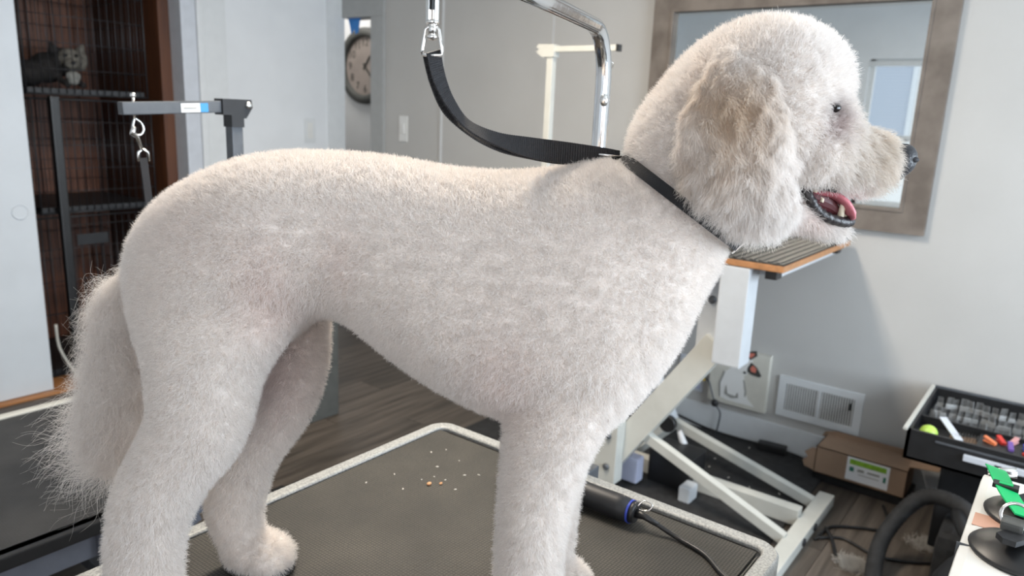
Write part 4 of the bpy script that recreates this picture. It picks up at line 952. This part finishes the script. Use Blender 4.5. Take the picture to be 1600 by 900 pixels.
MB().tube([hb_-H0*.0100, hb_-H0*.0098+Zv*.006, hk-H0*.0068+Zv*1.581, hk-H0*.004+Zv*1.5835, hk+H0*.004+Zv*1.5835, hk+H0*.0068+Zv*1.581, hb_+H0*.0098+Zv*.006, hb_+H0*.0100, hb_-H0*.0100], .0019, 8).build('shackle', 'steel', SN)
e_ = SP[-1]
MB().tube([SP[-2], e_+H0*.006+Vector((0, 0, -.002))], .0018, 8).build('end_ring', 'steel', SN)
hk0 = None
# ------------------------------------------------------------------ clipper lying on the mat
CP = thing('clipper', (1.095, .62, .80), 'dark grooming clipper lying on the mat at the table edge', 'clipper')
dcl = Vector((.02, -1, 0)).normalized()
c0 = Vector((1.088, .70, .826)); c1 = Vector((1.093, .545, .824))
MB().tube([c0, c0+(c1-c0)*.15, c0+(c1-c0)*.5, c0+(c1-c0)*.85, c1], [.020, .0235, .022, .0235, .021], 20).build('body', 'blackm', CP)
MB().tube([c1, c1+dcl*.004], [.0213, .0213], 20).build('ring', 'dblue', CP)
MB().tube([c1+dcl*.004, c1+dcl*.013], [.0205, .017], 20).build('end_cap', 'black', CP)
MB().bx(1.075, 1.105, .70, .735, .812, .835, .003).build('blade', 'steel', CP)
MB().tube([c1+dcl*.010, c1+dcl*.028, c1+dcl*.055+Vector((0, 0, -.006))], [.009, .006, .0045], 12).build('strain_relief', 'black', CP)
MB().tube(crom([c1+dcl*.05+Vector((0, 0, -.005)), (1.098, .455, .806), (1.085, .40, .8045), (1.055, .36, .8045), (1.03, .325, .806), (.99, .28, .808), (.97, .27, .75), (.97, .26, .5), (1.0, .20, .06), (1.1, .1, .01)]), .0042, 8).build('cord', 'black', CP)
MB().tube(crom([c1+dcl*.012+Vector((.004, 0, .012)), c1+dcl*.02+Vector((.012, 0, .022)), c1+dcl*.035+Vector((.014, 0, .018)), c1+dcl*.03+Vector((.008, 0, .008)), c1+dcl*.012+Vector((.004, 0, .006))]), .0013, 6).build('hanging_loop', 'steel', CP)

# ------------------------------------------------------------------ white lift table by the mirror wall
RT = thing('lift_table', (2.93, 1.35, 0), 'white metal lift table with ribbed top and orange wood edge below the mirror', 'table')
MB().bx(2.50, 3.37, .757, 2.02, 1.022, 1.044, .004).build('wood_edge', 'orange', RT)
MB().bx(2.504, 3.366, .761, 2.016, 1.044, 1.050, .002).build('ribbed_mat', 'ribmat', RT)
rg = MB()
for k in range(40):
    yy = .775+k*.031; rg.bx(2.51, 3.36, yy, yy+.012, 1.050, 1.0535)
o = rg.build('rib', 'blackm', RT); o['kind'] = 'stuff'
MB().bx(2.56, 3.33, .80, .84, .985, 1.022, .003).bx(2.56, 3.33, 1.9, 1.94, .985, 1.022, .003).bx(2.60, 2.66, .84, 1.9, .985, 1.022, .003).bx(3.2, 3.26, .84, 1.9, .985, 1.022, .003).build('top_frame', 'whitem', RT)
for xx, yy in ((2.535, .80), (3.30, .80)): MB().bx(xx-.03, xx+.03, yy-.02, yy+.02, .993, 1.022, .004).build('corner_pad', 'black', RT)
MB().bx(2.50, 2.60, .870, .975, .655, 1.02, .006).build('column', 'whitem', RT)
bp_ = MB().prism([(.955, .66), (1.09, .63), (1.09, 1.0), (.99, 1.0)], (0, 1, 0), (0, 0, 1), (1, 0, 0), (2.62, 0, 0), .05).build('pivot_plate', 'whitem', RT)
for yy, zz in ((1.03, .70), (1.04, .86)):
    MB().lathe([(.016, 0), (.016, .006), (.009, .008), (.009, .014)], 14, Matrix.Translation((2.62, yy, zz)) @ Matrix.Rotation(-math.pi/2, 4, 'Y')).build('bolt', 'greym', bp_)
MB().bar((2.56, 1.38, .13), (2.62, 1.0, .70), .10, .06, up=(1, 0, 0), bev=.004).build('upper_beam', 'cream', RT)
hp_ = MB().bx(2.48, 2.545, 1.32, 1.45, .05, .33, .004).build('hinge_plate', 'cream', RT)
for zz in (.12, .255):
    MB().lathe([(.014, 0), (.014, .006), (.008, .012)], 14, Matrix.Translation((2.48, 1.36, zz)) @ Matrix.Rotation(-math.pi/2, 4, 'Y')).build('bolt', 'greym', hp_)
MB().bar((2.577, .66, .035), (2.577, 1.33, .295), .035, .04, bev=.003).build('lower_beam', 'cream', RT)
MB().bar((2.93, .66, .035), (3.0, 1.33, .17), .035, .04, bev=.003).build('lower_beam', 'cream', RT)
MB().bx(2.30, 3.03, .60, .66, .0, .045, .003).build('foot_bar', 'cream', RT)
MB().bx(2.30, 3.28, 1.42, 1.48, .0, .045, .003).build('foot_bar', 'cream', RT)
rl = MB().bx(2.74, 2.79, .66, 1.42, .01, .075, .003).build('floor_rail', 'cream', RT)
for xx in (2.62, 2.76):
    MB().lathe([(.015, 0), (.015, .006), (.008, .008)], 14, Matrix.Translation((xx, .60, .024)) @ Matrix.Rotation(math.pi/2, 4, 'X')).build('bolt', 'blackm', rl)
ac = MB().tube([(2.86, 1.36, .42), (2.86, 1.26, .24)], .028, 14).tube([(2.86, 1.40, .50), (2.86, 1.36, .42)], .018, 14).build('actuator', 'whitem', RT)
MB().lathe([(.036, -.014), (.036, .014)], 20, Matrix.Translation((2.82, 1.26, .23)) @ Matrix.Rotation(-math.pi/2, 4, 'Y')).build('actuator_cap', 'black', ac)
MB().tube([(2.85, 1.22, .20), (2.86, 1.17, .09)], [.012, .02], 12).build('actuator_rod', 'whitem', ac)
MB().bx(2.70, 2.86, 1.09, 1.28, .0, .15, .01).build('motor', 'black', RT)
MB().bx(2.62, 2.70, 1.05, 1.10, .0, .07, .01).build('pedal', 'whitem', RT)
MB().bx(2.60, 2.66, 1.28, 1.40, .02, .13, .01).build('control_box', 'lilac', RT)
# white arm standing on it
wa = thing('grooming_post', (2.66, 1.86, 1.05), 'slim white grooming arm with black end cap rising behind the chrome arm', 'grooming arm')
MB().bx(2.645, 2.675, 1.848, 1.878, 1.05, 1.775, .003).build('pole', 'cream', wa)
am = MB().bx(2.648, 2.672, 1.55, 1.86, 1.765, 1.788, .003).build('arm', 'cream', wa)
MB().bx(2.646, 2.674, 1.538, 1.55, 1.763, 1.790, .002).build('end_cap', 'black', am)
MB().prism([(1.84, 1.745), (1.84, 1.795), (1.92, 1.797), (1.93, 1.785), (1.915, 1.778), (1.93, 1.765), (1.90, 1.745)], (0, 1, 0), (0, 0, 1), (1, 0, 0), (2.64, 0, 0), .04).build('corner_bracket', 'cream', wa)
MB().tube(crom([(2.655, 1.585, 1.765), (2.64, 1.575, 1.74), (2.65, 1.56, 1.715), (2.66, 1.575, 1.70), (2.65, 1.59, 1.73), (2.655, 1.585, 1.765)]), .002, 6).build('eye_bolt', 'steel', wa)

# black mat on the floor below the lift table
tag(MB().bx(2.30, 3.39, .70, 2.2, .0, .008, .002).build('floor_mat', 'rubber'), 'black rubber mat on the floor under the white lift table', 'mat')
hb = MB()
for _ in range(15):
    x, y = random.uniform(2.8, 3.35), random.uniform(.75, 1.25); hb.ell((x, y, .0085), (random.uniform(.003, .010), random.uniform(.002, .005), .0015), Matrix.Rotation(random.uniform(0, 3), 3, 'Z'), 7, 4)
tag(hb.build('hair_clippings', 'crumb'), 'pale hair clippings scattered over the black floor mat', 'clippings', kind='stuff')
ad = thing('power_adapter', (3.35, .96, .01), 'black power adapter with cable lying along the baseboard', 'adapter')
MB().box((3.35, .965, .03), (.05, .13, .035), .008, Matrix.Rotation(.12, 3, 'Z')).build('brick', 'black', ad)
MB().tube(crom([(3.345, 1.03, .03), (3.36, 1.15, .02), (3.35, 1.3, .03), (3.37, 1.6, .06), (3.36, 1.9, .03)]), .006, 8).tube(crom([(3.36, .90, .025), (3.375, .86, .015), (3.37, .82, .012), (3.36, .77, .01)]), .005, 8).build('cable', 'black', ad)

# ------------------------------------------------------------------ cardboard carton
CB = thing('cardboard_box', (3.26, .55, 0), 'flattened brown cardboard carton with white and green label at the baseboard', 'box')
MB().bx(3.215, 3.38, .36, .74, .0, .045, .004).build('dark_base', 'black', CB)
MB().bx(3.195, 3.20, .375, .735, .045, .165, .001).bx(3.195, 3.365, .375, .735, .160, .165, .001).bx(3.36, 3.365, .375, .735, .045, .165, .001).bx(3.195, 3.365, .730, .735, .045, .165, .001).bx(3.195, 3.365, .375, .38, .045, .165, .001).bx(3.195, 3.365, .375, .735, .045, .05, .001).build('carton', 'card', CB)
MB().prism([(.375, .19), (.375, .165), (.735, .145), (.755, .155), (.745, .175), (.70, .188)], (0, 1, 0), (0, 0, 1), (-1, 0, .0), (3.365, 0, 0), .004).build('rear_flap', 'card', CB)
MB().box((3.27, .325, .19), (.13, .11, .004), 0, Matrix.Rotation(-.12, 3, 'X')).build('side_flap', 'card', CB)
MB().prism([(.735, .05), (.775, .06), (.785, .085), (.765, .105), (.78, .125), (.755, .150), (.735, .155)], (0, 1, 0), (0, 0, 1), (1, 0, 0), (3.196, 0, 0), .004).build('torn_flap', 'card', CB)
lb = MB().bx(3.1935, 3.195, .440, .605, .058, .160).build('label', 'paper', CB)
MB().bx(3.192, 3.1935, .452, .594, .130, .152).build('green_band', 'green', lb)
for a in ((.575, .592, .098, .118), (.450, .460, .088, .112)): MB().bx(3.192, 3.1935, *a).build('label_mark', 'dgreen', lb)
MB().bx(3.192, 3.1935, .535, .560, .104, .116).bx(3.192, 3.1935, .475, .522, .106, .115).bx(3.192, 3.1935, .475, .555, .090, .093).build('label_lines', 'inkgrey', lb)

# ------------------------------------------------------------------ black tool case with combs, on a low cart
TB = thing('tool_case', (3.07, .12, .385), 'open black tool case full of metal combs and coloured clips', 'tool case')
x0, x1, ya_, yb_, zb_, zt_ = 2.783, 3.35, -.42, .353, .385, .495
MB().bx(x0, x1, ya_, yb_, zb_, zb_+.01).bx(x0, x0+.012, ya_, yb_, zb_, zt_).bx(x1-.012, x1, ya_, yb_, zb_, zt_+.0).bx(x0, x1, ya_, ya_+.012, zb_, zt_).bx(x0, x1, yb_-.012, yb_, zb_, zt_).build('case_body', 'black', TB)
MB().bx(x0-.01, x1+.01, yb_-.002, yb_+.012, zt_-.004, zt_+.006, .002).build('side_edging', 'cream', TB)
MB().bx(x1-.006, x1+.004, ya_, yb_, zt_-.002, zt_+.008, .002).build('rear_edging', 'greym', TB)
MB().bx(x0-.004, x0+.002, ya_, yb_-.09, zt_-.025, zt_-.018, .001).build('front_edging', 'greym', TB)
MB().bx(x0-.012, x0, -.14, .175, zt_-.060, zt_-.038, .003).build('latch_bar', 'casing', TB)
MB().bx(x0-.013, x0-.011, .065, .085, zt_-.053, zt_-.045).build('latch_slot', 'black', TB)
MB().bx(2.80, 2.985, .151, yb_-.013, zb_+.01, zb_+.068).bx(2.99, 2.998, ya_+.01, yb_-.01, zb_+.01, zt_-.01).build('divider', 'black', TB)
fo = None
ct_ = thing('equipment_cart', (3.1, -.1, 0), 'low black cart carrying the tool case', 'cart')
MB().bx(2.86, 3.36, -.40, .24, .05, .383, .01).build('cart_body', 'black', ct_)
for xx in (2.92, 3.30):
    for yy in (-.35, .19): MB().lathe([(.025, -.01), (.025, .01)], 16, Matrix.Translation((xx, yy, .026)) @ Matrix.Rotation(math.pi/2, 4, 'X')).build('wheel', 'rubber', ct_)
# standing steel combs
def metal_comb():
    t = thing('metal_comb', (0, 0, 0), 'small upright steel clipper comb standing in the rear tray of the case', 'comb', 'steel clipper combs in the tool case')
    MB().bx(-.014, .014, -.003, .003, 0, .020, .001).build('spine', 'comb_steel', t)
    g = MB()
    for k in range(6): g.bar((-.012+k*.0048, 0, .018), (-.010+k*.004, .004, .052), .0016, .0022)
    g.build('teeth', 'comb_steel', t); return t
def ctree(t, loc, rz, sc_=1, label=None):
    r = t.copy(); C.objects.link(r); r.location = loc; r.rotation_euler = (0, 0, rz); r.scale = (sc_,)*3
    if label: r['label'] = label
    for ch_ in t.children:
        c = ch_.copy(); C.objects.link(c); c.parent = r
    return r
mc = metal_comb(); first = True
for j in range(3):
    for i in range(20):
        p_ = (3.05+j*.09+random.uniform(-.012, .012), .310-i*.026+random.uniform(-.005, .005), zb_+.060+.006*j); rz_ = random.uniform(-.5, .5)+1.57; s_ = random.uniform(.72, 1.0)
        if first: mc.location = p_; mc.rotation_euler = (0, 0, rz_); first = False
        else: ctree(mc, p_, rz_, s_)
tag(MB().bx(3.0, 3.335, ya_+.015, yb_-.015, zb_+.01, zb_+.059).build('comb_tray', 'blackm'), 'dark tray under the steel combs inside the tool case', 'tray')
def clip(m, x, y, rz, label, ln=.040):
    t = thing('hair_clip', (x, y, zb_+.090), label, 'clip')
    R_ = Matrix.Rotation(rz, 3, 'Z')
    def w2(v): return Vector((x, y, zb_+.090))+R_ @ Vector(v)
    MB().bar(w2((-ln/2, 0, .004)), w2((ln/2, 0, .018)), .016, .006, bev=.002).build('upper_jaw', m, t)
    MB().bar(w2((-ln/2, 0, .0)), w2((ln/2, 0, .004)), .016, .005, bev=.002).build('lower_jaw', m, t)
tag(MB().bx(2.80, 2.985, -.30, .15, zb_+.01, zb_+.089, .002).build('clip_tray', 'black'), 'black inner tray holding the coloured clips', 'tray')
for m_, x, y, rz, lb_ in (('red', 2.93, .085, .6, 'red hair clip at the left end of the clip pile'), ('orangep', 2.90, .115, 1.2, 'orange hair clip lying left of the red one'), ('pinkp', 2.95, .05, -.4, 'pink hair clip between red and blue clips'), ('purple', 2.89, .055, .2, 'dark purple hair clip in front of the red one'),
                          ('skyblue', 2.95, -.01, 1.0, 'sky blue hair clip at the back of the pile'), ('dblue', 2.90, .01, .3, 'deep blue hair clip before the sky blue one'), ('dkgreen', 2.94, -.08, -.7, 'dark green hair clip right of the blue clips'), ('orangep', 2.86, -.035, .9, 'orange hair clip beside the yellow one'),
                          ('yellow', 2.85, -.085, .3, 'bright yellow hair clip at the front of the pile'), ('yellow', 2.88, -.11, -.5, 'yellow hair clip with its tip under the green one'), ('pinkp', 2.91, -.12, .5, 'pale pink hair clip at the right end'), ('red', 2.87, .0, -.9, 'second red hair clip low in front of the blue ones')):
    clip(m_, x, y, rz, lb_)
tag(MB().ell((2.865, .296, zb_+.082), (.030, .030, .030)).build('ball', 'lime'), 'lime green ball in the corner of the tool case', 'ball')
tag(MB().bar((2.96, .27, zb_+.12), (2.86, .20, zb_+.085), .026, .004).build('scraper', 'casing'), 'grey flat scraper leaning by the lime ball', 'scraper')
bsh = thing('slicker_brush', (2.89, .17, zb_+.07), 'wire slicker brush with pale wooden edge beside the clips', 'brush')
MB().box((2.90, .19, zb_+.075), (.05, .08, .01), .003, Matrix.Rotation(.3, 3, 'Z')).build('head', 'card', bsh)
g = MB()
for a in range(7):
    for b_ in range(9): g.bar((2.88+a*.0065, .155+b_*.009, zb_+.08), (2.88+a*.0065, .152+b_*.009, zb_+.098), .0016, .0016)
g = g.build('bristles', 'steel', bsh); g['kind'] = 'stuff'

# ------------------------------------------------------------------ vacuum and hose on the floor
VC = thing('vacuum_cleaner', (2.72, .0, 0), 'black vacuum cleaner with thick ribbed hose on the floor by the white cabinet', 'vacuum')
def hose(pts, r):
    P_ = crom(pts, 22); return MB().tube(P_, [r*(1+.07*(i % 2)) for i in range(len(P_))], 12)
MB().lathe([(.13, 0), (.15, .02), (.15, .14), (.12, .20), (.08, .24), (.03, .25)], 28, Matrix.Translation((2.50, .03, 0))).build('tank', 'blackm', VC)
MB().tube([(2.50, -.02, .25), (2.44, .04, .30), (2.40, .10, .25)], .015, 10).build('handle', 'black', VC)
hose([(2.55, .02, .24), (2.70, .14, .30), (2.78, .27, .26), (2.72, .355, .12), (2.55, .35, .05), (2.40, .30, .04), (2.28, .22, .04), (2.15, .12, .04)], .026).build('hose', 'rubber', VC)
hose([(2.52, .05, .23), (2.60, .12, .27), (2.70, .15, .28), (2.80, .10, .20)], .022).build('hose', 'black', VC)
MB().bx(2.62, 2.84, -.10, .20, .0, .22, .04).build('motor_housing', 'rubber', VC)
fc_ = thing('floor_cable', (2.8, .45, 0), 'loose black cables snaking over the floor planks by the table foot', 'cable')
MB().tube(crom([(2.70, .58, .006), (2.83, .56, .008), (2.90, .48, .006), (2.95, .40, .006), (3.05, .40, .006), (3.16, .44, .006)], 8), .006, 8).build('cable', 'black', fc_)
MB().tube(crom([(2.72, .575, .006), (2.78, .50, .006), (2.74, .38, .006), (2.78, .27, .006), (2.85, .16, .006), (2.84, .0, .006)], 8), .006, 8).build('cable', 'black', fc_)
MB().tube(crom([(2.80, .57, .016), (2.74, .53, .008), (2.64, .49, .006)], 8), .007, 8).build('cable', 'black', fc_)
# tufts of cut hair on the floor
def tuftof(x, y, r, n, L, label, nm='hair_tuft'):
    P = np.stack([x+rng.normal(0, r, n), y+rng.normal(0, r, n), np.full(n, .002)], 1)
    d = rng.normal(size=(n, 3)); d[:, 2] = np.abs(d[:, 2])*.8+.2; d /= np.linalg.norm(d, axis=1)[:, None]; v = rng.normal(size=(n, 3))
    t = np.linspace(0, 1, 6); pts = P[:, None]+d[:, None]*(t[None, :, None]*L)+v[:, None]*(np.sin(t*5)[None, :, None]*L*.15)
    pts[:, :, 2] = np.maximum(pts[:, :, 2], .001)
    hc = bpy.data.hair_curves.new(nm); hc.add_curves([6]*n); hc.position_data.foreach_set('vector', (pts-np.array([x, y, 0])).astype(np.float32).ravel())
    ra = hc.attributes.get('radius') or hc.attributes.new('radius', 'FLOAT', 'POINT'); ra.data.foreach_set('value', np.full(n*6, .0005, np.float32))
    hc.materials.append(MT['tuft']); o = bpy.data.objects.new(nm, hc); C.objects.link(o); o.location = (x, y, 0)
    tag(o, label, 'hair', kind='stuff')
tuftof(2.62, .43, .018, 1200, .028, 'tuft of cut white hair on the floor planks by the cables')
tuftof(2.95, .25,   .025, 350, .022, 'thin wisp of cut hair inside the curve of the hose')

# ------------------------------------------------------------------ white cabinet with suction cups, near right
WC = thing('storage_cabinet', (1.2, -.15, 0), 'white plastic storage cabinet carrying the suction cups', 'cabinet')
zc = 1.0
MB().bx(.88, 1.275, -.40, .050, .0, zc-.04, .02).build('body', 'white_pl', WC)
MB().bx(.87, 1.28, -.41, .052, zc-.04, zc, .012).build('top', 'white_pl', WC)
MB().bx(1.02, 1.022, -.41, .054, zc-.041, zc+.001).build('seam', 'greym', WC)
MB().bx(.8685, .871, -.38, .03, zc-.30, zc-.06, .001).build('front_panel', 'lilac', WC)
MB().bx(1.085, 1.125, -.03, .045, zc, zc+.0008).build('peach_label', 'peach', WC)
def cup(x, y, z, r, label, m=None):
    t = thing('suction_cup', (x, y, z), label, 'suction cup')
    Mx = m or Matrix.Identity(4)
    Mt = Matrix.Translation((x, y, z)) @ Mx
    MB().lathe([(r, 0), (r*1.02, .003), (r*.97, .006), (r*.72, .013), (r*.40, .020), (r*.22, .021), (r*.22, .026), (r*.02, .027)], 40, Mt).build('rubber_cup', 'black', t)
    lv = MB().prism([(-.034, -.012), (.034, -.012), (.040, 0), (.034, .012), (-.034, .012), (-.040, 0)], (1, 0, 0), (0, 1, 0), (0, 0, 1), (-.006, 0, .027), .007)
    bmesh.ops.transform(lv.b, matrix=Mt @ Matrix.Rotation(-.5, 4, 'Z'), verts=lv.b.verts); lv.build('lever', 'blackm', t)
    return t, Mt
c1_, M1 = cup(1.038, -.014, zc+.001, .057, 'front black suction cup with steel ring on the white cabinet')
MB().bx(1.022, 1.046, -.010, .014, zc+.033, zc+.045, .004).build('ring_holder', 'greybox', c1_)
rc_ = Vector((1.040, .000, zc+.048)); ra_ = Vector((0, -1, 0)); rb_ = Vector((.55, 0, .83))
MB().tube([rc_+ra_*.016*math.cos(q)+rb_*.016*math.sin(q) for q in np.linspace(0, 2*math.pi, 25)], .0022, 8, False).build('ring', 'steel', c1_)
MB().tube(crom([(1.05, -.010, zc+.045), (1.045, -.025, zc+.042), (1.03, -.045, zc+.038), (1.02, -.08, zc+.035)]), .003, 8).ell((1.048, -.014, zc+.044), (.006, .006, .005)).build('clasp', 'steel', c1_)
c2_, M2 = cup(1.155, -.018, zc+.001, .056, 'rear black suction cup under the bright green strap')
gs = thing('strap', (1.22, -.02, zc+.05), 'bright green strap with black slider across the suction cups', 'strap')
ribbon([(1.215, .036, zc+.036), (1.195, .032, zc+.040), (1.15, .020, zc+.040), (1.11, .008, zc+.040), (1.06, -.010, zc+.042)], [Vector((0, .025, .004))]*5, .002).build('webbing', 'neon', gs)
MB().box((1.145, .018, zc+.041), (.016, .030, .006), .001).build('slider', 'black', gs)
MB().bx(1.141, 1.149, .010, .026, zc+.0435, zc+.045).build('slider_window', 'neon', gs)
bl = thing('curved_clip_handle', (1.27, -.07, zc+.03), 'black curved clip handle standing behind the green strap', 'clip_handle')  # curved handle of a clip, grip and stem only
MB().tube(crom([(1.17, -.03, zc+.045), (1.20, -.022, zc+.07), (1.225, -.022, zc+.085), (1.23, -.04, zc+.09), (1.22, -.07, zc+.085)]), .010, 12).build('grip', 'black', bl)
MB().tube([(1.235, -.05, zc+.001), (1.20, -.04, zc+.072)], .009, 10).build('stem', 'black', bl)
ch_ = thing('chain', (1.15, -.08, zc), 'small heap of steel chain beside the front suction cup', 'chain')
lk = None
for i in range(12):
    p_ = Vector((1.11+.012*(i % 4)+random.uniform(-.004, .004), -.055-.014*(i//4), zc+.004+.002*(i % 3))); a = random.uniform(0, 3.1)
    u_ = Vector((math.cos(a), math.sin(a), 0)); v_ = Vector((-math.sin(a), math.cos(a), .3))
    MB().tube([p_+u_*.009*math.cos(q)+v_*.005*math.sin(q) for q in np.linspace(0, 2*math.pi, 13)], .0014, 6, False).build('link', 'steel', ch_)
MB().tube([(1.278, .046, zc+.003), (1.283, .01, zc+.01)], [.006, .008], 10).build('hinge_knob', 'steel', WC)
